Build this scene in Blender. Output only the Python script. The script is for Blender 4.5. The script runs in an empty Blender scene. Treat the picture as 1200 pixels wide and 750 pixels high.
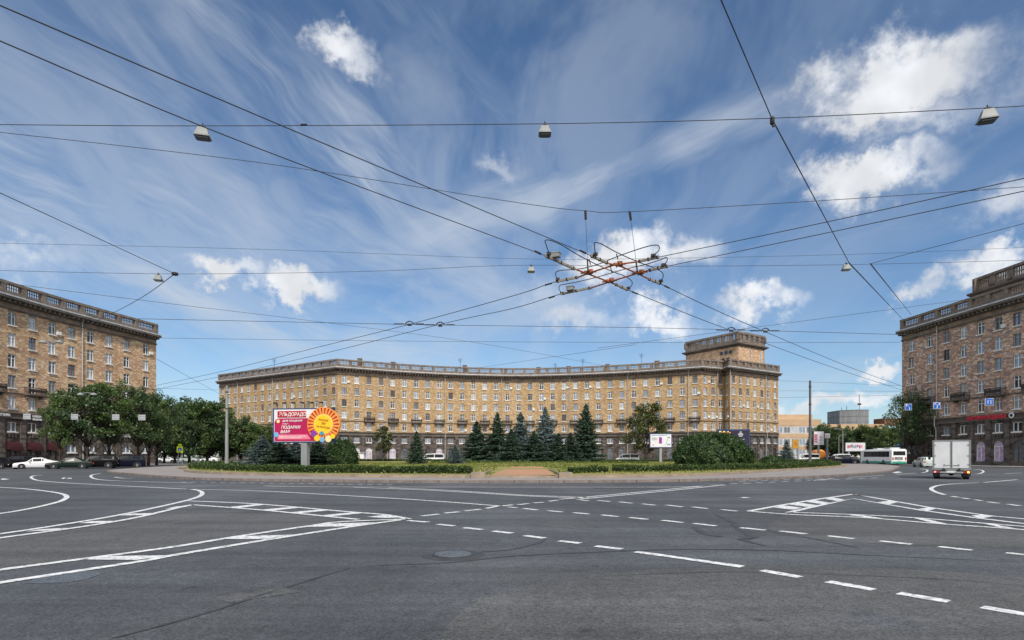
import bpy, math, random
import numpy as np
from mathutils import Vector, Matrix
random.seed(7)
RNG = np.random.default_rng(11)
R = math.radians
scene = bpy.context.scene
COL = scene.collection
# ---------------------------------------------------------------- camera
CH = 1.6                      # eye height
F = 680.0                     # focal length in pixels of the 1200 px wide photograph
HY = 534.5                    # horizon row
cam_d = bpy.data.cameras.new('camera')
cam_d.sensor_width = 36
cam_d.lens = 36 * F / 1200
cam_d.shift_y = (HY - 375) / 1200
cam_d.clip_start = .1
cam_d.clip_end = 6000
cam = bpy.data.objects.new('camera', cam_d)
cam.location = (0, 0, CH)
cam.rotation_euler = (R(90), 0, 0)
COL.objects.link(cam)
scene.camera = cam
# ---------------------------------------------------------------- light
SUN_EL, SUN_AZ = 45.0, 165.0   # azimuth clockwise from +Y
sd = bpy.data.lights.new('sun', 'SUN')
sd.energy = 2.6; sd.angle = R(4.0); sd.color = (1, .93, .83)
sun = bpy.data.objects.new('sun', sd)
COL.objects.link(sun)
to_sun = Vector((math.sin(R(SUN_AZ)) * math.cos(R(SUN_EL)), math.cos(R(SUN_AZ)) * math.cos(R(SUN_EL)), math.sin(R(SUN_EL))))
sun.rotation_euler = to_sun.to_track_quat('Z', 'Y').to_euler()
sun.location = (0, 0, 80)
scene.view_settings.view_transform = 'Standard'
scene.view_settings.look = 'None'
scene.view_settings.gamma = 1
scene.view_settings.exposure = 0.42
scene.view_settings.use_curve_mapping = False

W = bpy.data.worlds.new('World'); scene.world = W
W.use_nodes = True
wt = W.node_tree; wn = wt.nodes; wl = wt.links
wn.clear()
def N(t, **k):
    n = wn.new(t)
    for a, b in k.items(): setattr(n, a, b)
    return n
def wmath(op, a, b=None, clamp=False):
    n = N('ShaderNodeMath', operation=op, use_clamp=clamp)
    for i, v in enumerate((a, b)):
        if v is None: continue
        if hasattr(v, 'links'): wl.new(v, n.inputs[i])
        else: n.inputs[i].default_value = v
    return n.outputs[0]
def wvec(op, a, b=None):
    n = N('ShaderNodeVectorMath', operation=op)
    for i, v in enumerate((a, b)):
        if v is None: continue
        if hasattr(v, 'links'): wl.new(v, n.inputs[i])
        else: n.inputs[i].default_value = v
    return n
def wrange(v, a, b, c=0, d=1, smooth=True):
    n = N('ShaderNodeMapRange'); n.interpolation_type = 'SMOOTHSTEP' if smooth else 'LINEAR'
    wl.new(v, n.inputs[0])
    for i, x in enumerate((a, b, c, d)): n.inputs[i + 1].default_value = x
    return n.outputs[0]
def wnoise(vec, scale, det=6, rough=.55, dist=0.0):
    n = N('ShaderNodeTexNoise'); n.inputs['Scale'].default_value = scale; n.inputs['Detail'].default_value = det
    n.inputs['Roughness'].default_value = rough; n.inputs['Distortion'].default_value = dist
    wl.new(vec, n.inputs['Vector']); return n
out = N('ShaderNodeOutputWorld'); bg = N('ShaderNodeBackground')
bg.inputs['Strength'].default_value = 0.11
sky = N('ShaderNodeTexSky', sky_type='NISHITA', sun_disc=False, sun_elevation=R(SUN_EL), sun_rotation=R(SUN_AZ),
        altitude=50, air_density=1.0, dust_density=.1, ozone_density=3.0)
tc = N('ShaderNodeTexCoord')
D = tc.outputs['Generated']
Dn = wvec('NORMALIZE', D).outputs['Vector']
sep = N('ShaderNodeSeparateXYZ'); wl.new(Dn, sep.inputs[0])
# high thin cloud sheet: project the direction on a plane overhead
zz = wmath('ADD', wmath('MAXIMUM', sep.outputs['Z'], 0.0), 0.13)
px_ = wmath('DIVIDE', sep.outputs['X'], zz); py_ = wmath('DIVIDE', sep.outputs['Y'], zz)
comb = N('ShaderNodeCombineXYZ'); wl.new(px_, comb.inputs[0]); wl.new(py_, comb.inputs[1])
mp = N('ShaderNodeMapping'); wl.new(comb.outputs[0], mp.inputs['Vector'])
mp.inputs['Rotation'].default_value = (0, 0, R(6)); mp.inputs['Scale'].default_value = (2.3, .42, 1); mp.inputs['Location'].default_value = (5.3, 2.9, 0)
warp = wnoise(comb.outputs[0], 1.1, 2)
wv = wvec('SCALE', wvec('SUBTRACT', warp.outputs['Color'], (.5, .5, .5)).outputs[0]); wv.inputs['Scale'].default_value = 1.0
mv = wvec('ADD', mp.outputs[0], wv.outputs[0]).outputs[0]
c1 = wnoise(mv, 1.25, 5, .6).outputs['Fac']
c2 = wnoise(comb.outputs[0], .55, 3, .5).outputs['Fac']
thin = wmath('MULTIPLY', wrange(c1, .38, .62), wrange(c2, .30, .50), True)
# more veil on the left of the picture, clear deep blue upper right
leftness = wrange(sep.outputs['X'], -.45, .6, 1.0, .42)
low = wrange(sep.outputs['Z'], .03, .36, .85, 0.0)
thin = wmath('MULTIPLY', wmath('MULTIPLY', thin, leftness), 1.0, True)
# streaked cirrus bands, each a long soft patch with fibres running along it
GA = {-19: [(120, 255, 330, 75, 1.0), (330, 368, 330, 46, 1.0), (60, 170, 240, 50, .7), (420, 290, 240, 48, .8), (90, 395, 300, 46, .7), (60, 55, 200, 50, .4)],
      -38: [(330, 110, 240, 62, .8), (470, 225, 190, 62, .95), (540, 80, 190, 40, .4), (190, 20, 180, 40, .35), (250, 230, 200, 60, .6)],
      16: [(740, 198, 175, 28, .85), (600, 245, 150, 40, .7), (880, 150, 100, 20, .4), (560, 385, 260, 40, .6), (950, 235, 200, 34, .45), (1120, 60, 150, 60, .22), (850, 335, 260, 50, .35), (1100, 420, 200, 40, .5)]}
cir = None
wq = wnoise(Dn, 3.0, 3, .55).outputs['Fac']
for gi, (ang_, bl) in enumerate(GA.items()):
    ca_, sa_ = math.cos(R(ang_)), math.sin(R(ang_)); uu = Vector((ca_, 0, sa_)); vv = Vector((-sa_, 0, ca_))
    du = wvec('DOT_PRODUCT', Dn, tuple(uu)).outputs['Value']; dv = wvec('DOT_PRODUCT', Dn, tuple(vv)).outputs['Value']
    dvw = wmath('ADD', dv, wmath('MULTIPLY', wmath('SUBTRACT', wq, .5), .11))
    cq = N('ShaderNodeCombineXYZ'); wl.new(wmath('MULTIPLY', du, 2.2), cq.inputs[0]); wl.new(wmath('MULTIPLY', dvw, 11.0), cq.inputs[1]); cq.inputs[2].default_value = gi * 7.3
    fib = wnoise(cq.outputs[0], 1.0, 5, .66).outputs['Fac']
    cq2 = N('ShaderNodeCombineXYZ'); wl.new(wmath('MULTIPLY', du, 3.5), cq2.inputs[0]); wl.new(wmath('MULTIPLY', dvw, 5.0), cq2.inputs[1]); cq2.inputs[2].default_value = gi * 3.1 + 20
    lump = wnoise(cq2.outputs[0], 1.0, 3, .6).outputs['Fac']
    fibm = wmath('MULTIPLY', wrange(fib, .34, .68, .06, 1), wrange(lump, .34, .62, .35, 1))
    gm = None
    for (x, y, a_, b_, dn_) in bl:
        v = Vector(((x - 600) / F, 1, (HY - y) / F)); L = v.length; v.normalize()
        df = wvec('SUBTRACT', Dn, tuple(v)).outputs[0]
        p_ = wmath('MULTIPLY', wvec('DOT_PRODUCT', df, tuple(uu)).outputs['Value'], F * L / a_); q_ = wmath('ADD', wmath('MULTIPLY', wvec('DOT_PRODUCT', df, tuple(vv)).outputs['Value'], F * L / b_), wmath('MULTIPLY', wmath('SUBTRACT', wq, .5), 1.6))
        k_ = wmath('SQRT', wmath('ADD', wmath('MULTIPLY', p_, p_), wmath('MULTIPLY', q_, q_)))
        m_ = wrange(k_, 1.5, .1, 0, dn_); gm = m_ if gm is None else wmath('MAXIMUM', gm, m_)
    gm = wmath('MULTIPLY', gm, fibm)
    cir = gm if cir is None else wmath('SUBTRACT', wmath('ADD', cir, gm), wmath('MULTIPLY', cir, gm))
thin = wmath('MAXIMUM', wmath('MULTIPLY', thin, .40), wmath('MULTIPLY', cir, 1.0), True)
thin = wmath('MAXIMUM', thin, wmath('MULTIPLY', low, wrange(c1, .3, .7, .15, .6)), True)
# separate cumulus clouds, each at its own direction
fine = wnoise(Dn, 9, 6, .66)
fd = wvec('SCALE', wvec('SUBTRACT', fine.outputs['Color'], (.5, .5, .5)).outputs[0]); fd.inputs['Scale'].default_value = .16
Dw = wvec('ADD', Dn, fd.outputs[0]).outputs[0]
fine2 = wnoise(Dn, 30, 2, .6)
fd2 = wvec('SCALE', wvec('SUBTRACT', fine2.outputs['Color'], (.5, .5, .5)).outputs[0]); fd2.inputs['Scale'].default_value = .035
Dw = wvec('ADD', Dw, fd2.outputs[0]).outputs[0]
CUM = [(1045, 96, 96, 46, 1.0), (1068, 64, 46, 30, .75), (975, 88, 44, 28, .6), (1080, 140, 60, 26, .5), (1015, 208, 72, 25, .85), (398, 60, 42, 24, .72), (418, 82, 30, 26, .6), (372, 48, 24, 16, .5),
       (258, 316, 44, 17, 1.0), (352, 338, 44, 19, 1.0), (725, 308, 54, 27, .95), (795, 300, 52, 26, .75), (775, 370, 48, 19, .75), (685, 372, 56, 20, .5), (895, 360, 38, 19, .9),
       (1172, 246, 50, 30, .5), (1160, 316, 60, 20, .8), (1066, 347, 28, 17, .75), (985, 474, 70, 12, .8), (1034, 436, 22, 9, .9), (930, 480, 60, 10, .6),
       (20, 300, 60, 28, .55), (590, 196, 30, 18, .35), (1185, 90, 50, 60, .3), (640, 350, 40, 30, .3), (12, 322, 34, 16, .5)]
acc = None
for (x, y, a, b, dens) in CUM:
    v = Vector(((x - 600) / F, 1, (HY - y) / F)); L = v.length; v.normalize()
    df = wvec('SUBTRACT', Dw, tuple(v)).outputs[0]
    # angular radii
    ra = a / F / L; rb = b / F / L
    sc_ = wvec('MULTIPLY', df, (1 / ra, 1 / max(ra, rb) * .8, 1 / rb)).outputs[0]
    ln = wvec('LENGTH', sc_).outputs['Value']
    m = wrange(ln, 1.45, .15, 0, dens)
    acc = m if acc is None else wmath('MAXIMUM', acc, m)
puff = wrange(wmath('MULTIPLY', acc, wrange(fine.outputs['Fac'], .25, .62, .35, 1.2)), .03, .88)
tone = wrange(wnoise(Dn, 11, 3, .6).outputs['Fac'], .35, .7, .86, 1.10)
mixT = N('ShaderNodeMixRGB'); mixT.inputs[0].default_value = 1; mixT.blend_type = 'MULTIPLY'
wl.new(sky.outputs[0], mixT.inputs[1]); mixT.inputs[2].default_value = (.58, .70, .78, 1)
m1 = N('ShaderNodeMixRGB'); wl.new(thin, m1.inputs[0]); wl.new(mixT.outputs[0], m1.inputs[1]); m1.inputs[2].default_value = (4.0, 4.45, 5.05, 1)
cm = N('ShaderNodeMixRGB'); cm.blend_type = 'MULTIPLY'; cm.inputs[0].default_value = 1; cm.inputs[1].default_value = (5.9, 6.05, 6.3, 1)
cc = N('ShaderNodeCombineXYZ')
for i in range(3): wl.new(tone, cc.inputs[i])
wl.new(cc.outputs[0], cm.inputs[2])
m2 = N('ShaderNodeMixRGB'); wl.new(puff, m2.inputs[0]); wl.new(m1.outputs[0], m2.inputs[1]); wl.new(cm.outputs[0], m2.inputs[2])
# unseen bright cloud added overhead and behind the camera as fill on the facades
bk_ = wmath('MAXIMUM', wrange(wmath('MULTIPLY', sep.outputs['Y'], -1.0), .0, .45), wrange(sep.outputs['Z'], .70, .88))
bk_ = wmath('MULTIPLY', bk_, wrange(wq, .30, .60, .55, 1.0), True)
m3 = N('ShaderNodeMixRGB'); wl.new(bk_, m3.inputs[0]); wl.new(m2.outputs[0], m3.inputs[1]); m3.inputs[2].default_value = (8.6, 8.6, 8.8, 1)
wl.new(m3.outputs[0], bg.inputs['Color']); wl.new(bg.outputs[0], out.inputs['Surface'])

# ---------------------------------------------------------------- materials
def mat(name, col, rough=.8, metal=0.0, spec=.3, var=None, scale=1.0, bump=0.0, bscale=20, stretch=(1, 1, 1), alpha=None, emit=None):
    """plain procedural material: base colour varied by noise towards var"""
    m = bpy.data.materials.new(name); m.use_nodes = True
    t = m.node_tree; b = t.nodes['Principled BSDF']
    b.inputs['Roughness'].default_value = rough; b.inputs['Metallic'].default_value = metal
    b.inputs['Specular IOR Level'].default_value = spec
    c = t.nodes.new('ShaderNodeTexCoord'); mpp = t.nodes.new('ShaderNodeMapping'); t.links.new(c.outputs['Object'], mpp.inputs[0])
    mpp.inputs['Scale'].default_value = stretch
    n = t.nodes.new('ShaderNodeTexNoise'); n.inputs['Scale'].default_value = scale; n.inputs['Detail'].default_value = 6; n.inputs['Roughness'].default_value = .65
    t.links.new(mpp.outputs[0], n.inputs['Vector'])
    r = t.nodes.new('ShaderNodeMapRange'); r.inputs[1].default_value = .35; r.inputs[2].default_value = .68; t.links.new(n.outputs['Fac'], r.inputs[0])
    mx = t.nodes.new('ShaderNodeMixRGB'); t.links.new(r.outputs[0], mx.inputs[0])
    mx.inputs[1].default_value = (*col, 1); mx.inputs[2].default_value = (*(var or tuple(x * .8 for x in col)), 1)
    t.links.new(mx.outputs[0], b.inputs['Base Color'])
    if bump:
        n2 = t.nodes.new('ShaderNodeTexNoise'); n2.inputs['Scale'].default_value = bscale; n2.inputs['Detail'].default_value = 5
        t.links.new(c.outputs['Object'], n2.inputs['Vector'])
        bp = t.nodes.new('ShaderNodeBump'); bp.inputs['Strength'].default_value = bump; bp.inputs['Distance'].default_value = .05
        t.links.new(n2.outputs['Fac'], bp.inputs['Height']); t.links.new(bp.outputs[0], b.inputs['Normal'])
    if emit:
        b.inputs['Emission Color'].default_value = (*emit[:3], 1); b.inputs['Emission Strength'].default_value = emit[3]
    return m

def stone(name, ramp, cell=(1.8, 1.8, 4.5), mortar=.35, dirt=(.5, .45, .4), rough=.9, dirt_amt=.5):
    """coursed stone: voronoi blocks, each with a colour out of ramp, dirt streaks"""
    m = bpy.data.materials.new(name); m.use_nodes = True
    t = m.node_tree; b = t.nodes['Principled BSDF']; L = t.links
    b.inputs['Roughness'].default_value = rough; b.inputs['Specular IOR Level'].default_value = .2
    c = t.nodes.new('ShaderNodeTexCoord'); mpp = t.nodes.new('ShaderNodeMapping'); L.new(c.outputs['Object'], mpp.inputs[0])
    mpp.inputs['Scale'].default_value = cell
    v = t.nodes.new('ShaderNodeTexVoronoi'); v.distance = 'CHEBYCHEV'; v.inputs['Scale'].default_value = 1; v.inputs['Randomness'].default_value = .75
    L.new(mpp.outputs[0], v.inputs['Vector'])
    s = t.nodes.new('ShaderNodeSeparateXYZ'); L.new(v.outputs['Color'], s.inputs[0])
    cr = t.nodes.new('ShaderNodeValToRGB'); cr.color_ramp.interpolation = 'CONSTANT' if len(ramp) > 3 else 'LINEAR'
    el = cr.color_ramp.elements
    while len(el) < len(ramp): el.new(.5)
    for i, col in enumerate(ramp):
        el[i].position = i / len(ramp); el[i].color = (*col, 1)
    L.new(s.outputs[0], cr.inputs[0])
    big = t.nodes.new('ShaderNodeTexNoise'); big.inputs['Scale'].default_value = .22; big.inputs['Detail'].default_value = 6; big.inputs['Roughness'].default_value = .7
    mp2 = t.nodes.new('ShaderNodeMapping'); mp2.inputs['Scale'].default_value = (1, 1, .45); L.new(c.outputs['Object'], mp2.inputs[0]); L.new(mp2.outputs[0], big.inputs['Vector'])
    mr = t.nodes.new('ShaderNodeMapRange'); mr.inputs[1].default_value = .42; mr.inputs[2].default_value = .72; mr.inputs[4].default_value = dirt_amt; L.new(big.outputs['Fac'], mr.inputs[0])
    mx = t.nodes.new('ShaderNodeMixRGB'); mx.blend_type = 'MULTIPLY'; L.new(mr.outputs[0], mx.inputs[0]); L.new(cr.outputs[0], mx.inputs[1]); mx.inputs[2].default_value = (*dirt, 1)
    mo = t.nodes.new('ShaderNodeMapRange'); mo.inputs[1].default_value = .40; mo.inputs[2].default_value = .52; mo.inputs[3].default_value = 0; mo.inputs[4].default_value = mortar
    L.new(v.outputs['Distance'], mo.inputs[0])
    mx2 = t.nodes.new('ShaderNodeMixRGB'); mx2.blend_type = 'MULTIPLY'; L.new(mo.outputs[0], mx2.inputs[0]); L.new(mx.outputs[0], mx2.inputs[1]); mx2.inputs[2].default_value = (.35, .32, .3, 1)
    L.new(mx2.outputs[0], b.inputs['Base Color'])
    bp = t.nodes.new('ShaderNodeBump'); bp.inputs['Strength'].default_value = .5; bp.inputs['Distance'].default_value = .05
    sub = t.nodes.new('ShaderNodeMath'); sub.operation = 'SUBTRACT'; L.new(s.outputs[1], sub.inputs[0]); L.new(v.outputs['Distance'], sub.inputs[1])
    L.new(sub.outputs[0], bp.inputs['Height']); L.new(bp.outputs[0], b.inputs['Normal'])
    return m

def leafmat(name, a, b_, c_, scale=.8, transl=.35):
    m = bpy.data.materials.new(name); m.use_nodes = True
    t = m.node_tree; t.nodes.clear(); L = t.links
    o = t.nodes.new('ShaderNodeOutputMaterial')
    geo = t.nodes.new('ShaderNodeNewGeometry')
    tcn = t.nodes.new('ShaderNodeTexCoord'); n = t.nodes.new('ShaderNodeTexNoise'); n.inputs['Scale'].default_value = scale; n.inputs['Detail'].default_value = 3
    L.new(tcn.outputs['Object'], n.inputs['Vector'])
    mr = t.nodes.new('ShaderNodeMath'); mr.operation = 'MULTIPLY_ADD'; L.new(geo.outputs['Random Per Island'], mr.inputs[0]); mr.inputs[1].default_value = .55
    ms = t.nodes.new('ShaderNodeMath'); ms.operation = 'MULTIPLY_ADD'; L.new(n.outputs['Fac'], ms.inputs[0]); ms.inputs[1].default_value = 1.6; ms.inputs[2].default_value = -.62
    L.new(ms.outputs[0], mr.inputs[2])
    cr = t.nodes.new('ShaderNodeValToRGB'); cr.color_ramp.elements[0].color = (*a, 1); cr.color_ramp.elements[1].color = (*c_, 1)
    e = cr.color_ramp.elements.new(.5); e.color = (*b_, 1)
    L.new(mr.outputs[0], cr.inputs[0])
    d = t.nodes.new('ShaderNodeBsdfDiffuse'); tr = t.nodes.new('ShaderNodeBsdfTranslucent'); g = t.nodes.new('ShaderNodeBsdfGlossy')
    g.inputs['Roughness'].default_value = .45; g.inputs['Color'].default_value = (.6, .65, .6, 1)
    L.new(cr.outputs[0], d.inputs[0]); L.new(cr.outputs[0], tr.inputs[0])
    s1 = t.nodes.new('ShaderNodeMixShader'); s1.inputs[0].default_value = transl; L.new(d.outputs[0], s1.inputs[1]); L.new(tr.outputs[0], s1.inputs[2])
    s2 = t.nodes.new('ShaderNodeMixShader'); s2.inputs[0].default_value = .05; L.new(s1.outputs[0], s2.inputs[1]); L.new(g.outputs[0], s2.inputs[2])
    L.new(s2.outputs[0], o.inputs[0])
    return m

M = {}
M['brick_main'] = stone('yellow_stone_wall', [(.45, .315, .175), (.51, .375, .225), (.40, .27, .145), (.48, .335, .185), (.55, .42, .275), (.43, .285, .145)], (1.9, 1.9, 4.2), dirt=(.62, .52, .42), dirt_amt=.6)
M['brick_left'] = stone('tan_stone_wall', [(.58, .38, .22), (.66, .49, .31), (.50, .32, .20), (.58, .36, .23), (.70, .55, .38), (.45, .31, .22)], (1.9, 1.9, 5.2), dirt=(.6, .52, .46))
M['brick_right'] = stone('red_mottled_stone_wall', [(.52, .33, .24), (.62, .44, .31), (.32, .22, .18), (.44, .30, .25), (.68, .54, .45), (.29, .23, .21), (.54, .34, .24), (.40, .30, .26)], (2.0, 2.0, 4.6), dirt=(.55, .5, .5))
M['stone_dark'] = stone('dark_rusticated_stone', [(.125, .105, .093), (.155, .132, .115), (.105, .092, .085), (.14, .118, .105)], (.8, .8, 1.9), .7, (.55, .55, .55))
M['stone_grey'] = mat('weathered_grey_stone', (.17, .145, .12), .9, var=(.075, .065, .058), scale=.6, bump=.3)
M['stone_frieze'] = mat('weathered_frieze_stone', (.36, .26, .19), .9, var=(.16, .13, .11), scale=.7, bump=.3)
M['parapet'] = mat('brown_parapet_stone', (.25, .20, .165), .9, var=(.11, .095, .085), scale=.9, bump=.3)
M['flashing'] = mat('galvanised_flashing', (.62, .63, .64), .5, .3, var=(.4, .4, .4), scale=1.5)
M['roofing'] = mat('dark_roofing', (.09, .085, .08), .9)
M['white_frame'] = mat('white_window_frame', (.86, .86, .85), .5, var=(.6, .6, .58), scale=.4)
M['brown_frame'] = mat('old_brown_window_frame', (.16, .11, .08), .6)
M['grey_frame'] = mat('old_grey_window_frame', (.36, .34, .31), .6)
M['sill'] = mat('pale_sill', (.78, .77, .75), .7, var=(.6, .58, .55))
M['iron'] = mat('black_ironwork', (.035, .03, .028), .6)
M['pipe'] = mat('grey_drainpipe', (.5, .5, .49), .45, .3)
def glass(name, col, rough, spec, metal=0.0):
    return mat(name, col, rough, metal, spec, var=tuple(x * .5 for x in col), scale=.9)
M['pane_dark'] = glass('dark_window_glass', (.03, .035, .045), .06, .9)
M['pane_sky'] = glass('sky_reflecting_glass', (.30, .36, .44), .10, .9, .35)
M['pane_curtain'] = glass('curtained_window_glass', (.50, .54, .58), .14, .8)
M['pane_grey'] = glass('grey_window_glass', (.14, .16, .19), .08, .9)
M['poster'] = mat('pale_poster_glass', (.62, .6, .62), .5, var=(.3, .22, .34), scale=1.4)
M['mural'] = mat('painted_window_panel', (.55, .50, .60), .5, var=(.30, .10, .26), scale=1.9, stretch=(1, 1, .8))
M['awning'] = mat('maroon_awning', (.055, .014, .017), .9)

# ---------------------------------------------------------------- mesh builder
class MB:
    def __init__(s): s.v = []; s.f = []; s.m = []
    def poly(s, pts, mi=0):
        i = len(s.v); s.v += [tuple(p) for p in pts]; s.f.append(tuple(range(i, i + len(pts)))); s.m.append(mi)
    def box(s, c, d, mi=0, rz=0.0):
        """centre c, full size d"""
        cx, cy, cz = c; x, y, z = d[0] / 2, d[1] / 2, d[2] / 2
        ca, sa = math.cos(rz), math.sin(rz); i = len(s.v)
        for dz in (-z, z):
            for dx, dy in ((-x, -y), (x, -y), (x, y), (-x, y)):
                s.v.append((cx + dx * ca - dy * sa, cy + dx * sa + dy * ca, cz + dz))
        for q in ((0, 3, 2, 1), (4, 5, 6, 7), (0, 1, 5, 4), (1, 2, 6, 5), (2, 3, 7, 6), (3, 0, 4, 7)):
            s.f.append(tuple(i + k for k in q)); s.m.append(mi)
        return s
    def beam(s, a, b, w, h, mi=0):
        a, b = Vector(a), Vector(b); d = (b - a).normalized()
        up = Vector((0, 0, 1)) if abs(d.z) < .95 else Vector((0, 1, 0))
        x = d.cross(up).normalized(); u = x.cross(d).normalized(); i = len(s.v)
        for p in (a, b):
            for sx, sz in ((-1, -1), (1, -1), (1, 1), (-1, 1)):
                s.v.append(tuple(p + x * sx * w / 2 + u * sz * h / 2))
        for q in ((0, 3, 2, 1), (4, 5, 6, 7), (0, 1, 5, 4), (1, 2, 6, 5), (2, 3, 7, 6), (3, 0, 4, 7)):
            s.f.append(tuple(i + k for k in q)); s.m.append(mi)
        return s
    def tube(s, pts, r, n=8, mi=0, cap=True):
        pts = [Vector(p) for p in pts]; rs = r if isinstance(r, (list, tuple)) else [r] * len(pts)
        i = len(s.v); prev = None
        for k, p in enumerate(pts):
            d = (pts[min(k + 1, len(pts) - 1)] - pts[max(k - 1, 0)]).normalized()
            if prev is None:
                up = Vector((0, 0, 1)) if abs(d.z) < .9 else Vector((1, 0, 0)); x = d.cross(up).normalized()
            else:
                x = (prev - d * prev.dot(d)).normalized()
            prev = x; y = d.cross(x)
            for a in range(n):
                t = 2 * math.pi * a / n
                s.v.append(tuple(p + (x * math.cos(t) + y * math.sin(t)) * rs[k]))
        for k in range(len(pts) - 1):
            for a in range(n):
                b = (a + 1) % n
                s.f.append((i + k * n + a, i + k * n + b, i + (k + 1) * n + b, i + (k + 1) * n + a)); s.m.append(mi)
        if cap:
            s.f.append(tuple(i + a for a in range(n))[::-1]); s.m.append(mi)
            e = i + (len(pts) - 1) * n; s.f.append(tuple(e + a for a in range(n))); s.m.append(mi)
        return s
    def lathe(s, prof, n=16, mi=0, c=(0, 0, 0), axis='z'):
        i = len(s.v)
        for (r, z) in prof:
            for a in range(n):
                t = 2 * math.pi * a / n; p = (r * math.cos(t), r * math.sin(t), z)
                if axis == 'y': p = (p[0], p[2], p[1])
                s.v.append((c[0] + p[0], c[1] + p[1], c[2] + p[2]))
        for k in range(len(prof) - 1):
            for a in range(n):
                b = (a + 1) % n
                s.f.append((i + k * n + a, i + k * n + b, i + (k + 1) * n + b, i + (k + 1) * n + a)); s.m.append(mi)
        s.f.append(tuple(i + a for a in range(n))[::-1]); s.m.append(mi)
        e = i + (len(prof) - 1) * n; s.f.append(tuple(e + a for a in range(n))); s.m.append(mi)
        return s
    def prism(s, pts2, z0, z1, mi=0, side=None):
        n = len(pts2); i = len(s.v)
        s.v += [(p[0], p[1], z0) for p in pts2] + [(p[0], p[1], z1) for p in pts2]
        s.f.append(tuple(i + n + k for k in range(n))); s.m.append(mi)
        s.f.append(tuple(i + k for k in range(n))[::-1]); s.m.append(mi)
        for k in range(n):
            b = (k + 1) % n
            s.f.append((i + k, i + b, i + n + b, i + n + k)); s.m.append(mi if side is None else side)
        return s
    def add(s, o, T):
        i = len(s.v); s.v += [tuple(T @ Vector(p)) for p in o.v]; s.f += [tuple(i + k for k in f) for f in o.f]; s.m += o.m
        return s
    def mesh(s, name, mats, origin=(0, 0, 0), smooth=False):
        me = bpy.data.meshes.new(name)
        if any(origin): v = [(a - origin[0], b - origin[1], c - origin[2]) for a, b, c in s.v]
        else: v = s.v
        me.from_pydata(v, [], s.f)
        for m in (mats if isinstance(mats, (list, tuple)) else [mats]): me.materials.append(m)
        me.polygons.foreach_set('material_index', s.m)
        if smooth: me.polygons.foreach_set('use_smooth', [True] * len(s.f))
        me.update(); return me
    def build(s, name, mats, parent=None, origin=(0, 0, 0), smooth=False):
        return place(name, s.mesh(name, mats, origin, smooth), parent)
def place(name, me, parent=None, loc=None, rot=None):
    o = bpy.data.objects.new(name, me); COL.objects.link(o)
    if parent: o.parent = parent
    if loc is not None: o.location = loc
    if rot is not None: o.rotation_euler = rot
    return o
def tag(o, label, cat, group=None):
    o['label'] = label; o['category'] = cat
    if group: o['group'] = group
    return o
def empty(name, loc=(0, 0, 0), rz=0.0, label=None, cat=None, group=None):
    o = bpy.data.objects.new(name, None); COL.objects.link(o); o.location = loc; o.rotation_euler = (0, 0, rz)
    o.empty_display_size = .5
    if label: tag(o, label, cat, group)
    return o
def copy_tree(o, parent=None):
    c = o.copy(); COL.objects.link(c); c.parent = parent
    for ch in list(o.children): copy_tree(ch, c)
    return c
def struct(o): o['kind'] = 'structure'; return o
def text_mesh(name, body, size, m, parent=None, loc=(0, 0, 0), rot=(R(90), 0, 0), shear=0.0, align='CENTER', ext=.01, xs=1.0, bold=0.0):
    cu = bpy.data.curves.new(name, 'FONT'); cu.body = body; cu.size = size; cu.shear = shear; cu.align_x = align; cu.extrude = ext; cu.offset = bold
    cu.resolution_u = 3
    tmp = bpy.data.objects.new('tmp', cu); COL.objects.link(tmp)
    dg = bpy.context.evaluated_depsgraph_get()
    me = bpy.data.meshes.new_from_object(tmp.evaluated_get(dg)); bpy.data.objects.remove(tmp)
    me.materials.clear(); me.materials.append(m)
    o = place(name, me, parent, loc, rot); o.scale = (xs, 1, 1); return o
# pixel helpers: rows and columns of the 1200 x 750 photograph
def G(px, py, z=0.0):
    d = F * (CH - z) / (py - HY); return Vector(((px - 600) * d / F, d, z))
def S(px, py, z=None, D=None):
    if D is None: D = F * (z - CH) / (HY - py)
    return Vector(((px - 600) * D / F, D, CH + (HY - py) * D / F))
def at(px, D, z=0.0): return Vector(((px - 600) * D / F, D, z))
def catmull(pts, k=8, closed=False):
    n = len(pts); o = []
    rng = range(n) if closed else range(n - 1)
    for i in rng:
        g = (lambda j: pts[j % n]) if closed else (lambda j: pts[min(max(j, 0), n - 1)])
        p0, p1, p2, p3 = (Vector(g(i - 1)), Vector(g(i)), Vector(g(i + 1)), Vector(g(i + 2)))
        for q in range(k):
            t = q / k
            o.append(.5 * ((2 * p1) + (p2 - p0) * t + (2 * p0 - 5 * p1 + 4 * p2 - p3) * t * t + (3 * p1 - p0 - 3 * p2 + p3) * t ** 3))
    if not closed: o.append(Vector(pts[-1]))
    return o

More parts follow.
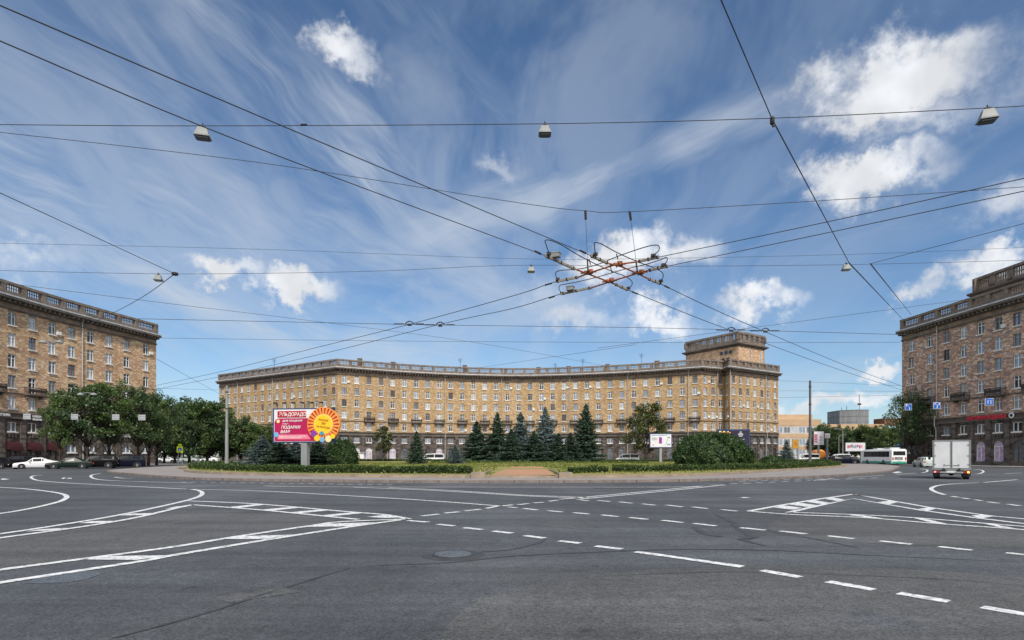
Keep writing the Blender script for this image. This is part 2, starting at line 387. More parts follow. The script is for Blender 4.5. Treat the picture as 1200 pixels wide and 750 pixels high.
# ---------------------------------------------------------------- ground, road, square
def asphalt(name, base, var, big=(.76, 1.20), sc=1.0):
    m = bpy.data.materials.new(name); m.use_nodes = True
    t = m.node_tree; b = t.nodes['Principled BSDF']; L = t.links
    c = t.nodes.new('ShaderNodeTexCoord')
    def nz(s, d=5, r=.6, st=None):
        n = t.nodes.new('ShaderNodeTexNoise'); n.inputs['Scale'].default_value = s; n.inputs['Detail'].default_value = d; n.inputs['Roughness'].default_value = r
        if st:
            mp = t.nodes.new('ShaderNodeMapping'); mp.inputs['Scale'].default_value = st[0]; mp.inputs['Rotation'].default_value = (0, 0, st[1]); L.new(c.outputs['Object'], mp.inputs[0]); L.new(mp.outputs[0], n.inputs['Vector'])
        else: L.new(c.outputs['Object'], n.inputs['Vector'])
        return n.outputs['Fac']
    def mr(v, a, b2, c2, d2):
        n = t.nodes.new('ShaderNodeMapRange'); L.new(v, n.inputs[0])
        for i, x in enumerate((a, b2, c2, d2)): n.inputs[i + 1].default_value = x
        return n.outputs[0]
    def mul(a, b2):
        n = t.nodes.new('ShaderNodeMath'); n.operation = 'MULTIPLY'; L.new(a, n.inputs[0]); L.new(b2, n.inputs[1]); return n.outputs[0]
    vor = t.nodes.new('ShaderNodeTexVoronoi'); vor.inputs['Scale'].default_value = 55; L.new(c.outputs['Object'], vor.inputs['Vector'])
    sv = t.nodes.new('ShaderNodeSeparateXYZ'); L.new(vor.outputs['Color'], sv.inputs[0])
    grain = mr(sv.outputs[0], 0, 1, .62, 1.42)
    g2 = mr(nz(5, 6, .75), .3, .7, .80, 1.20)
    g3 = mr(nz(.11, 4, .6), .35, .65, big[0], big[1])
    g4 = mr(nz(.35, 6, .65, ((1, .18, 1), .9)), .35, .68, .84, 1.16)
    g5 = mr(nz(.9, 6, .65, ((.10, 1, 1), .22)), .36, .64, .76, 1.16)
    k = mul(mul(mul(grain, g2), mul(g3, g4)), g5)
    vs = t.nodes.new('ShaderNodeTexVoronoi'); vs.inputs['Scale'].default_value = 1.1; L.new(c.outputs['Object'], vs.inputs['Vector'])
    k = mul(k, mr(vs.outputs['Distance'], .03, .10, .62, 1.0))
    vs2 = t.nodes.new('ShaderNodeTexVoronoi'); vs2.inputs['Scale'].default_value = .45; L.new(c.outputs['Object'], vs2.inputs['Vector'])
    k = mul(k, mr(vs2.outputs['Distance'], .05, .30, .86, 1.0))
    cv = t.nodes.new('ShaderNodeCombineXYZ')
    for i in range(3): L.new(k, cv.inputs[i])
    mx0 = t.nodes.new('ShaderNodeMixRGB'); L.new(mr(nz(.2, 3), .4, .6, 0, 1), mx0.inputs[0]); mx0.inputs[1].default_value = (*base, 1); mx0.inputs[2].default_value = (*var, 1)
    mx = t.nodes.new('ShaderNodeMixRGB'); mx.blend_type = 'MULTIPLY'; mx.inputs[0].default_value = 1; L.new(mx0.outputs[0], mx.inputs[1]); L.new(cv.outputs[0], mx.inputs[2])
    L.new(mx.outputs[0], b.inputs['Base Color'])
    b.inputs['Roughness'].default_value = .82; b.inputs['Specular IOR Level'].default_value = .28
    bp = t.nodes.new('ShaderNodeBump'); bp.inputs['Strength'].default_value = .35; bp.inputs['Distance'].default_value = .008
    L.new(sv.outputs[1], bp.inputs['Height']); L.new(bp.outputs[0], b.inputs['Normal'])
    return m
M['asphalt'] = asphalt('asphalt', (.071, .078, .087), (.079, .084, .090))
M['asphalt_light'] = asphalt('worn_asphalt', (.090, .092, .093), (.083, .086, .090), (.9, 1.1))
M['asphalt_blue'] = asphalt('patched_asphalt', (.085, .10, .12), (.07, .085, .10), (.9, 1.1))
M['tar'] = mat('tar', (.034, .036, .040), .7, var=(.062, .066, .072), scale=2.5)
M['pavement'] = mat('pinkish_pavement', (.27, .245, .235), .85, var=(.20, .185, .18), scale=.8, bump=.1)
M['kerb'] = mat('granite_kerb', (.25, .20, .175), .8, var=(.13, .11, .10), scale=2.2, bump=.3)
M['kerb_tan'] = mat('tan_granite_kerb', (.34, .27, .20), .85, var=(.20, .165, .13), scale=1.3, bump=.3)
M['redpath'] = mat('red_gravel_path', (.42, .20, .13), .95, var=(.30, .21, .11), scale=.7, bump=.4)
M['lawn'] = mat('patchy_lawn', (.13, .18, .035), .95, var=(.30, .23, .085), scale=.22, bump=.5, bscale=6)
M['fargr'] = mat('town_ground', (.09, .10, .06), .95)

b = MB(); b.poly([(-3000, -1500, -.03), (3000, -1500, -.03), (3000, 4500, -.03), (-3000, 4500, -.03)])
struct(b.build('ground', M['fargr']))
b = MB(); b.poly([(-330, -160, 0), (330, -160, 0), (330, 420, 0), (-330, 420, 0)])
struct(b.build('road', M['asphalt']))

def gpoly(name, pts, z, m, smooth=False):
    q = [G(*p) for p in pts]
    if smooth: q = catmull(q, 6, True)
    bb = MB(); bb.poly([(p.x, p.y, z) for p in q]); return struct(bb.build(name, m))
gpoly('worn_road_patch', [(-30, 636), (100, 619), (160, 609), (225, 595), (330, 602), (400, 609), (365, 616), (283, 628), (200, 641), (83, 657), (-30, 673)], .004, M['asphalt_light'])
gpoly('worn_road_patch', [(600, 690), (760, 668), (960, 664), (1100, 670), (1300, 690), (1600, 800), (900, 900), (500, 900), (520, 740)], .004, M['asphalt_light'], True)
gpoly('repaired_road_patch', [(32, 683), (60, 683.5), (85, 682), (110, 676), (118, 671), (95, 669.5), (60, 673)], .0045, M['asphalt_blue'], True)
gpoly('worn_road_patch', [(930, 604), (1000, 606.5), (1100, 615), (1230, 624), (1300, 640), (1100, 640), (960, 632), (900, 620)], .004, M['asphalt_light'], True)

def ribbon(bb, pts, w, z, smooth=True, k=6, jag=0.0, taper=False):
    P = [G(*p) for p in pts]
    if smooth and len(P) > 2: P = catmull(P, k)
    n = len(P); lft = []; rgt = []
    for i, p in enumerate(P):
        d = (P[min(i + 1, n - 1)] - P[max(i - 1, 0)]); d.z = 0; d.normalize()
        ww = w * (1 + jag * random.uniform(-1, 1))
        if taper: ww *= min(1, .25 + 3 * min(i, n - 1 - i) / n)
        nn = Vector((-d.y, d.x, 0)) * ww / 2
        lft.append(p + nn); rgt.append(p - nn)
    for i in range(n - 1):
        bb.poly([(v.x, v.y, z) for v in (rgt[i], rgt[i + 1], lft[i + 1], lft[i])])

# tar seams and skid marks
tb = MB()
for pts, w in [([(430, 663), (520, 660), (600, 652), (700, 647), (800, 644), (900, 645), (1000, 650), (1200, 659)], .06),
               ([(700, 676), (790, 672), (880, 670.5), (960, 673), (1100, 679), (1230, 690)], .05),
               ([(838, 603), (858, 612), (868, 620), (882, 628), (872, 633), (898, 640)], .22),
               ([(870, 632), (886, 631)], .2), ([(812, 617), (828, 626), (846, 629)], .16), ([(896, 621), (940, 629), (1010, 643)], .07),
               ([(30, 631), (120, 621), (180, 613), (240, 606)], .04), ([(130, 749), (230, 722), (330, 690), (410, 666)], .05),
               ([(560, 647), (600, 644), (632, 636), (640, 630)], .07), ([(250, 582), (330, 585), (420, 588)], .04), ([(640, 592), (760, 588), (900, 589)], .05)]:
    ribbon(tb, pts, w, .006, jag=.35, taper=True)
struct(tb.build('tar_seam', M['tar']))

gpoly('repaired_road_patch', [(640, 612), (700, 617), (690, 621), (628, 616)], .0045, M['asphalt_light'])
gpoly('repaired_road_patch', [(250, 700), (330, 688), (352, 694), (268, 707)], .0046, M['asphalt_light'])
gpoly('repaired_road_patch', [(1010, 716), (1090, 732), (1060, 741), (980, 724)], .0047, M['asphalt'])
# white paint, worn through in places
pm = bpy.data.materials.new('worn_white_road_paint'); pm.use_nodes = True
t = pm.node_tree; pb = t.nodes['Principled BSDF']
c_ = t.nodes.new('ShaderNodeTexCoord'); n_ = t.nodes.new('ShaderNodeTexNoise'); n_.inputs['Scale'].default_value = 9; n_.inputs['Detail'].default_value = 8; n_.inputs['Roughness'].default_value = .75
t.links.new(c_.outputs['Object'], n_.inputs['Vector'])
r_ = t.nodes.new('ShaderNodeMapRange'); r_.inputs[1].default_value = .47; r_.inputs[2].default_value = .62; t.links.new(n_.outputs['Fac'], r_.inputs[0])
x_ = t.nodes.new('ShaderNodeMixRGB'); x_.inputs[1].default_value = (.68, .69, .70, 1); x_.inputs[2].default_value = (.20, .205, .21, 1); t.links.new(r_.outputs[0], x_.inputs[0])
t.links.new(x_.outputs[0], pb.inputs['Base Color']); pb.inputs['Roughness'].default_value = .7
M['paint'] = pm
lm = MB(); Z = .009
SW = .175
SOLID = [
 [(-60, 569), (0, 571.3), (33, 573.3), (66.7, 577.6), (78, 581.7), (72, 587), (50, 593), (20, 599), (0, 602), (-60, 611)],
 [(50, 556.7), (40, 557.6), (36.5, 559.6), (44, 563), (70, 565.5), (100, 567.3), (173, 571), (220, 573.3), (300, 575.3), (400, 580.7), (500, 586.7), (587, 593.3)],
 [(220, 573.2), (233, 575), (237, 579), (227, 584.3), (187, 594), (133, 605), (67, 616), (0, 626), (-60, 634)],
 [(-60, 639), (0, 630.7), (100, 617), (160, 606.7), (200, 597.3), (225, 591.7)],
 [(118, 555), (108, 556.6), (107, 559.3), (115, 561.9), (137, 563.6), (160, 564.3), (187, 565.2), (225, 566.2)],
 [(134, 559.3), (145, 560.6), (156, 560.6)],
 [(221, 587.2), (300, 590.7), (400, 599.3), (450, 603.3), (480, 608.6)],
 [(225, 591.7), (300, 597.3), (350, 602), (400, 607), (420, 609)],
 [(-60, 678), (0, 668.3), (83, 657.3), (200, 641.7), (283, 628.3), (367, 616), (400, 611.7), (478, 608.4)],
 [(-60, 693), (0, 683.3), (160, 659), (200, 651.7), (300, 635), (400, 619.3), (470, 609.3)],
 [(310, 569.6), (372, 570.6), (500, 570.9), (650, 571), (800, 570.6), (853, 566.9)],
 [(415, 571.2), (500, 574.5), (560, 578), (620, 581.5), (685, 584)],
 [(455, 571.6), (530, 575), (600, 579.6), (640, 581.4), (690, 583)],
 [(656, 585.3), (700, 581.5), (800, 572), (853, 566.9)],
 [(676, 585.5), (720, 581.3), (800, 573.6), (850, 568.2)],
 # right hand chevron
 [(877, 599.3), (917, 592), (960, 585), (1000, 579.3), (1020, 582.7), (1090, 595), (1162, 605), (1200, 608.3), (1270, 616)],
 [(923, 601), (960, 592.6), (1000, 584.5), (1080, 598.3), (1140, 606.7), (1200, 614), (1270, 623)],
 [(877, 599.3), (930, 603.3), (1013, 606.9), (1100, 614), (1200, 621), (1270, 628)],
 [(923, 600.4), (1000, 603.3), (1067, 606.7), (1133, 611.9), (1200, 617.4), (1270, 624)],
 [(1147, 565.8), (1120, 567), (1100, 569), (1091.5, 572.3), (1095, 576), (1107, 580)],
 [(1153, 565.5), (1192, 562.2)], [(1177, 555.3), (1197, 554.3)],
 [(1141, 550), (1150, 551), (1152.5, 553), (1148, 555), (1142, 555.5)], [(1078, 549.5), (1086, 550.6), (1086, 552.8), (1080, 554.2)],
 [(1050, 556), (1074, 554.4)], [(993, 559.6), (1036, 557)], [(950, 563.3), (975, 561.2)],
]
for i, s_ in enumerate(SOLID):
    sm = i not in (15, 16)
    ribbon(lm, s_, SW if s_[0][1] < 640 or i < 8 else SW, Z, sm)
DASH = [((478, 610.3), (502, 612.3)), ((513, 614.7), (532, 616.7)), ((544, 618.7), (565, 621)), ((578, 622.7), (600, 625.3)), ((615, 628), (638, 631)), ((655, 634.3), (680, 637)),
 ((698, 640.3), (729, 644)), ((745, 647), (870, 664.6)), ((893, 669), (938, 677)), ((970, 682), (1024, 691.7)), ((1053, 695.7), (1112, 705.7)), ((1151, 712), (1215, 723)), ((1250, 729), (1310, 741)),
 ((494, 605), (515, 602.7)), ((521, 601.7), (538, 600)), ((545, 599), (563, 597)), ((570, 596), (583, 593.3)), ((588, 593.3), (601, 591.7)), ((607, 591.7), (620, 590.3)), ((625, 589.7), (637, 588.7)), ((643, 587.7), (654, 586.3)),
 ((595, 594.3), (606, 595.3)), ((613.7, 596), (630, 598)), ((642, 598.7), (659, 600.3)), ((672, 601), (690, 602.7)), ((704.7, 603.7), (724, 605.7)), ((738, 606.7), (759, 609)), ((776, 610), (800, 612.7)),
 ((813, 613.7), (839, 616.7)), ((868, 618.7), (897, 621.7)), ((914, 622.7), (945, 626)), ((970, 628.3), (1001, 631.7)), ((1031, 634.3), (1068, 638.3)), ((1100, 641), (1139, 645.3)), ((1179, 648.3), (1215, 652)),
 ((680, 586.2), (690, 587)), ((700, 586.7), (715, 588)), ((725.7, 588.3), (741, 590)), ((752.7, 590.7), (768, 592.3)), ((780.7, 592), (800, 594.3)), ((811.7, 594.3), (829, 596.3)), ((845, 597.3), (863.7, 599.3)),
 ((1115, 581.7), (1123, 583)), ((1127.7, 583.7), (1136, 585)), ((1141.7, 585.7), (1151, 587)), ((1157.7, 588.3), (1170, 590)), ((1181, 591), (1195, 593)), ((1203, 594), (1216, 596))]
for k in range(22):  # short dashes along the island
    x = 212 + k * 11.5; DASH.append(((x, 564.9 + k * .16), (x + 6.5, 565.05 + k * .16)))
for k in range(12):
    x = 856 + k * 15; DASH.append(((x, 567.2 - k * .62), (x + 8, 566.8 - k * .62)))
for k in range(9):
    x = 866 + k * 13; DASH.append(((x, 564.2 - k * .42), (x + 8, 563.9 - k * .42)))
for a, b_ in DASH: ribbon(lm, [(a[0] + (b_[0] - a[0]) * k / 5, a[1] + (b_[1] - a[1]) * k / 5) for k in range(6)], SW * 1.0, Z, False, jag=.10)
FILL = [[(95, 656.2), (122, 652.3), (198, 651.3), (160, 656.8)], [(255, 632.4), (285, 628.8), (345, 627), (310, 632)], [(360, 617.8), (385, 614), (440, 612.5), (412, 617.3)],
 [(193, 597), (204, 594.3), (226, 591.5), (214, 594.8)], [(141, 604.5), (152, 602.4), (181, 601.5), (168, 604)], [(92, 613.6), (108, 611), (135, 610.8), (120, 613.4)], [(30, 623.3), (48, 620.6), (80, 619), (60, 622)],
 [(268, 594.6), (300, 591.0), (312, 591.6), (281, 595.4)], [(306, 597.6), (342, 594.4), (352, 595.3), (318, 598.8)], [(338, 600.9), (375, 597.4), (386, 598.4), (350, 602.0)], [(376, 604.4), (412, 600.8), (424, 601.8), (388, 605.4)],
 [(430, 606), (450, 603.8), (470, 606.6), (450, 607.4)],
 [(907, 595.2), (917, 592.4), (940, 595.3), (930, 597.6)], [(925, 591.6), (935, 589.2), (957, 592.3), (948, 594.4)], [(945, 588.4), (954, 586.3), (972, 589.4), (964, 591.2)], [(967, 584.9), (976, 583.2), (990, 585.9), (982, 587.6)],
 [(1028, 588.9), (1042, 586.9), (1052, 588.6), (1042, 591.2)], [(1076, 596.8), (1088, 594.9), (1097, 596.3), (1088, 599)], [(1138, 604.6), (1152, 603.4), (1164, 605.2), (1150, 608)],
 [(993, 603.6), (1006, 603.7), (1035, 607.8), (1018, 607.2)], [(1070, 607.2), (1084, 608.2), (1110, 614.3), (1092, 613)], [(1150, 613.4), (1164, 614.6), (1190, 619.6), (1172, 618.4)],
 # arrows
 [(0, 561.9), (3, 560.8), (12, 561.6), (3, 562.5)], [(-14, 562), (2, 561.5), (2, 561.9), (-14, 562.3)], [(72, 560.4), (76, 559.6), (80, 560.6), (73, 561.4)], [(76, 560.2), (84, 560.2), (84, 561.2), (76, 561)],
 [(146, 554.4), (151, 553.6), (156, 554.3), (149, 555)], [(1045, 553.8), (1052, 552.6), (1058, 553.5), (1050, 554.6)],
 [(866, 583.2), (872, 582.8), (880, 583.3), (872, 583.8)]]
for q in FILL: lm.poly([(G(*p).x, G(*p).y, Z + .001) for p in q])
struct(lm.build('lane_markings', M['paint']))

# raised island of the square
isl = [(-31, 48.4), (-23.1, 41), (-18.5, 38.0), (-8, 35.1), (0, 34.6), (9, 35.8), (19.4, 41), (28.5, 48.6), (37, 58), (44.5, 68.5), (55, 84), (63, 100), (66, 116), (58, 128), (35, 136), (0, 139), (-30, 132), (-46, 112), (-50, 90), (-42, 62)]
isl = [(x * 1.02, y * 1.0) for x, y in isl]
islp = [(p.x, p.y) for p in catmull([(x, y, 0) for x, y in isl], 10, True)]
def inset(poly, d):
    n = len(poly); o = []
    area = sum(poly[i][0] * poly[(i + 1) % n][1] - poly[(i + 1) % n][0] * poly[i][1] for i in range(n))
    sg = 1 if area > 0 else -1
    for i in range(n):
        a = Vector(poly[i - 1]); b2 = Vector(poly[(i + 1) % n]); dd = (b2 - a).normalized(); nn = Vector((-dd.y, dd.x)) * sg
        o.append((poly[i][0] + nn.x * d, poly[i][1] + nn.y * d))
    return o
b = MB(); inner = inset(islp, .3)
n = len(islp)
b.prism(islp, 0, .14)
kb = struct(b.build('kerb', M['kerb']))
b = MB(); b.poly([(x, y, .146) for x, y in inner]); struct(b.build('pavement', M['pavement']))
# kerb joints
b = MB()
acc_l = 0
for i in range(n):
    a = Vector(islp[i]); c2 = Vector(islp[(i + 1) % n]); L_ = (c2 - a).length; dd = (c2 - a).normalized()
    s0 = (-acc_l) % 1.5
    while s0 < L_:
        p = a + dd * s0; b.box((p.x, p.y, .075), (.035, .03, .15), 0, math.atan2(dd.y, dd.x)); s0 += 1.5
    acc_l += L_
struct(b.build('kerb_joint', M['tar']))
# planted bed of the island with its own low granite edge and the open red path in the middle
bed = [(-34, 60.5), (-29.5, 52.5), (-23, 46.0), (-13, 40.6), (-4, 38.6), (4, 38.6), (11, 40.6), (18.5, 47.0), (25.5, 55.5), (39.1, 71), (49.8, 86.5), (55, 102), (52, 120), (32, 128), (0, 131), (-26, 124), (-40, 106), (-43, 88), (-41, 72)]
bedp = [(p.x, p.y) for p in catmull([(x, y, 0) for x, y in bed], 10, True)]
b = MB(); b.prism(bedp, .14, .34); struct(b.build('bed_kerb', M['kerb_tan']))
bi = inset(bedp, .45)
# lawn mound: rings rising to the middle
b = MB(); ctr = Vector((4, 88)); rings = []
for k, (f_, z_) in enumerate(((1, .346), (.95, .46), (.82, .60), (.6, .66), (.3, .68), (.05, .69))):
    rings.append([(ctr.x + (x - ctr.x) * f_, ctr.y + (y - ctr.y) * f_, z_) for x, y in bi])
for k in range(len(rings) - 1):
    for i in range(len(bi)):
        j = (i + 1) % len(bi); b.poly([rings[k][i], rings[k][j], rings[k + 1][j], rings[k + 1][i]])
b.poly(rings[-1])
struct(b.build('lawn', M['lawn'], smooth=True))
# red path ramp
b = MB(); pw = [(-3.3, 42.0), (4.1, 42.0), (3.6, 58), (-2.6, 58)]
b.poly([(-1.45, 38.4, .352), (2.85, 38.4, .352), (2.75, 42, .50), (-.9, 42, .50)]); b.poly([(-.9, 42, .50), (2.75, 42, .50), (2.6, 52, .66), (.1, 52, .66)])
struct(b.build('path', M['redpath']))
b = MB()
for x0, x1 in ((-2.7, -1.8), (3.1, 4.0)): b.box(((x0 + x1) / 2, 38.75, .31), (x1 - x0, .9, .42))
for x0, s_ in ((-1.8, 1), (3.1, -1)): b.beam((x0, 39, .42), (x0 + s_ * .25, 44, .52), .10, .2)
struct(b.build('path_edging', M['kerb_tan']))
# pavements in front of the side buildings
def slab(name, pts, m=None):
    bb = MB(); bb.prism(pts, -.02, .13); o = struct(bb.build(name, m or M['pavement'])); return o
# ---------------------------------------------------------------- buildings
HT = 27.7
def roofpt(px, py, H=HT):
    s = (HY - py) / (H - CH); return Vector(((px - 600) / s, F / s))
def sweep(mb, pts, prof, mi=0, closed=False):
    """profile [(outwards, z)] along a plan polyline with mitred corners (outwards = right of travel)"""
    n = len(pts); P = [Vector((p[0], p[1])) for p in pts]; rows = []
    for i in range(n):
        ds = []
        if i > 0 or closed: ds.append((P[i] - P[i - 1]).normalized())
        if i < n - 1 or closed: ds.append((P[(i + 1) % n] - P[i]).normalized())
        ns = [Vector((d.y, -d.x)) for d in ds]
        m = sum(ns, Vector((0, 0))); m.normalize(); k = 1 / max(.35, m.dot(ns[0]))
        rows.append([(P[i].x + m.x * o * k, P[i].y + m.y * o * k, z) for o, z in prof])
    for i in range(n if closed else n - 1):
        a, b_ = rows[i], rows[(i + 1) % n]
        for j in range(len(prof) - 1): mb.poly([a[j], b_[j], b_[j + 1], a[j + 1]], mi)
    if not closed:
        mb.poly(rows[0][::-1], mi); mb.poly(rows[-1], mi)
def resample(pts, n=None, step=None):
    P = [Vector((p[0], p[1])) for p in pts]; L = [0]
    for a, b_ in zip(P, P[1:]): L.append(L[-1] + (b_ - a).length)
    if n is None: n = max(1, round(L[-1] / step))
    out_ = []
    for k in range(n + 1):
        t_ = L[-1] * k / n
        for i in range(len(P) - 1):
            if t_ <= L[i + 1] + 1e-9: break
        out_.append(P[i].lerp(P[i + 1], (t_ - L[i]) / (L[i + 1] - L[i])))
    return out_
def offset_pts(pts, o):
    mbt = []; n = len(pts); P = [Vector((p[0], p[1])) for p in pts]
    for i in range(n):
        ds = []
        if i > 0: ds.append((P[i] - P[i - 1]).normalized())
        if i < n - 1: ds.append((P[i + 1] - P[i]).normalized())
        ns = [Vector((d.y, -d.x)) for d in ds]; m = sum(ns, Vector((0, 0))); m.normalize(); k = 1 / max(.35, m.dot(ns[0]))
        mbt.append(P[i] + m * o * k)
    return mbt

WH, WW = 1.92, 1.26
def frame_unit(w, h, transom=True, door=False, double=True):
    b = MB(); t_ = .09
    b.box((-w / 2 + t_ / 2, 0, h / 2), (t_, .08, h)); b.box((w / 2 - t_ / 2, 0, h / 2), (t_, .08, h))
    b.box((0, 0, h - t_ / 2), (w - 2 * t_, .08, t_)); b.box((0, 0, t_ / 2), (w - 2 * t_, .08, t_))
    if double: b.box((w * (.0 if not transom else .06), -.004, h / 2), (.10, .086, h - 2 * t_))
    if transom: b.box((0, -.002, h * .70), (w - 2 * t_, .082, .08))
    if door: b.box((0, -.002, h * .36), (w - 2 * t_, .082, .10))
    return b
def sill_unit(w):
    b = MB(); b.box((0, -.17, -.08), (w + .22, .36, .17)); return b
def pane_unit(w, h):
    b = MB(); b.poly([(-w / 2, .0, 0), (w / 2, .0, 0), (w / 2, .0, h), (-w / 2, .0, h)]); return b
def arch_unit(w, h):
    """glazed arch: rectangle with half round top"""
    r = w / 2; b = MB(); pts = [(-r, 0, 0), (r, 0, 0)] + [(r * math.cos(t_), 0, h - r + r * math.sin(t_)) for t_ in np.linspace(0, math.pi, 11)]
    b.poly(pts); return b
def arch_frame(w, h):
    r = w / 2; b = MB()
    b.box((-r + .05, -.02, (h - r) / 2), (.1, .08, h - r)); b.box((r - .05, -.02, (h - r) / 2), (.1, .08, h - r)); b.box((0, -.022, h - r), (w - .2, .084, .1)); b.box((0, -.021, (h - r) / 2), (.08, .082, h - r - .1))
    for t_ in np.linspace(0, math.pi, 9)[:-1]:
        t2 = t_ + math.pi / 8
        b.beam(((r - .05) * math.cos(t_), -.02, h - r + (r - .05) * math.sin(t_)), ((r - .05) * math.cos(t2), -.02, h - r + (r - .05) * math.sin(t2)), .1, .08)
    return b
def shared(mbu, name, m): return mbu.mesh(name, m)
UM = {}
def unit(kind, fm, w=None, h=None):
    key = (kind, fm, w, h)
    if key not in UM:
        f_ = {'frame': lambda: frame_unit(w, h), 'door': lambda: frame_unit(w, h, True, True), 'mezz': lambda: frame_unit(w, h, False, False),
              'sill': lambda: sill_unit(w), 'pane': lambda: pane_unit(w, h), 'arch': lambda: arch_frame(w, h), 'archpane': lambda: arch_unit(w, h)}[kind]
        UM[key] = f_()
    return UM[key]
UMM = {}
def unit_mesh(kind, fm, w=None, h=None):
    key = (kind, fm, w, h)
    if key not in UMM: UMM[key] = unit(kind, fm, w, h).mesh(kind, M[fm])
    return UMM[key]

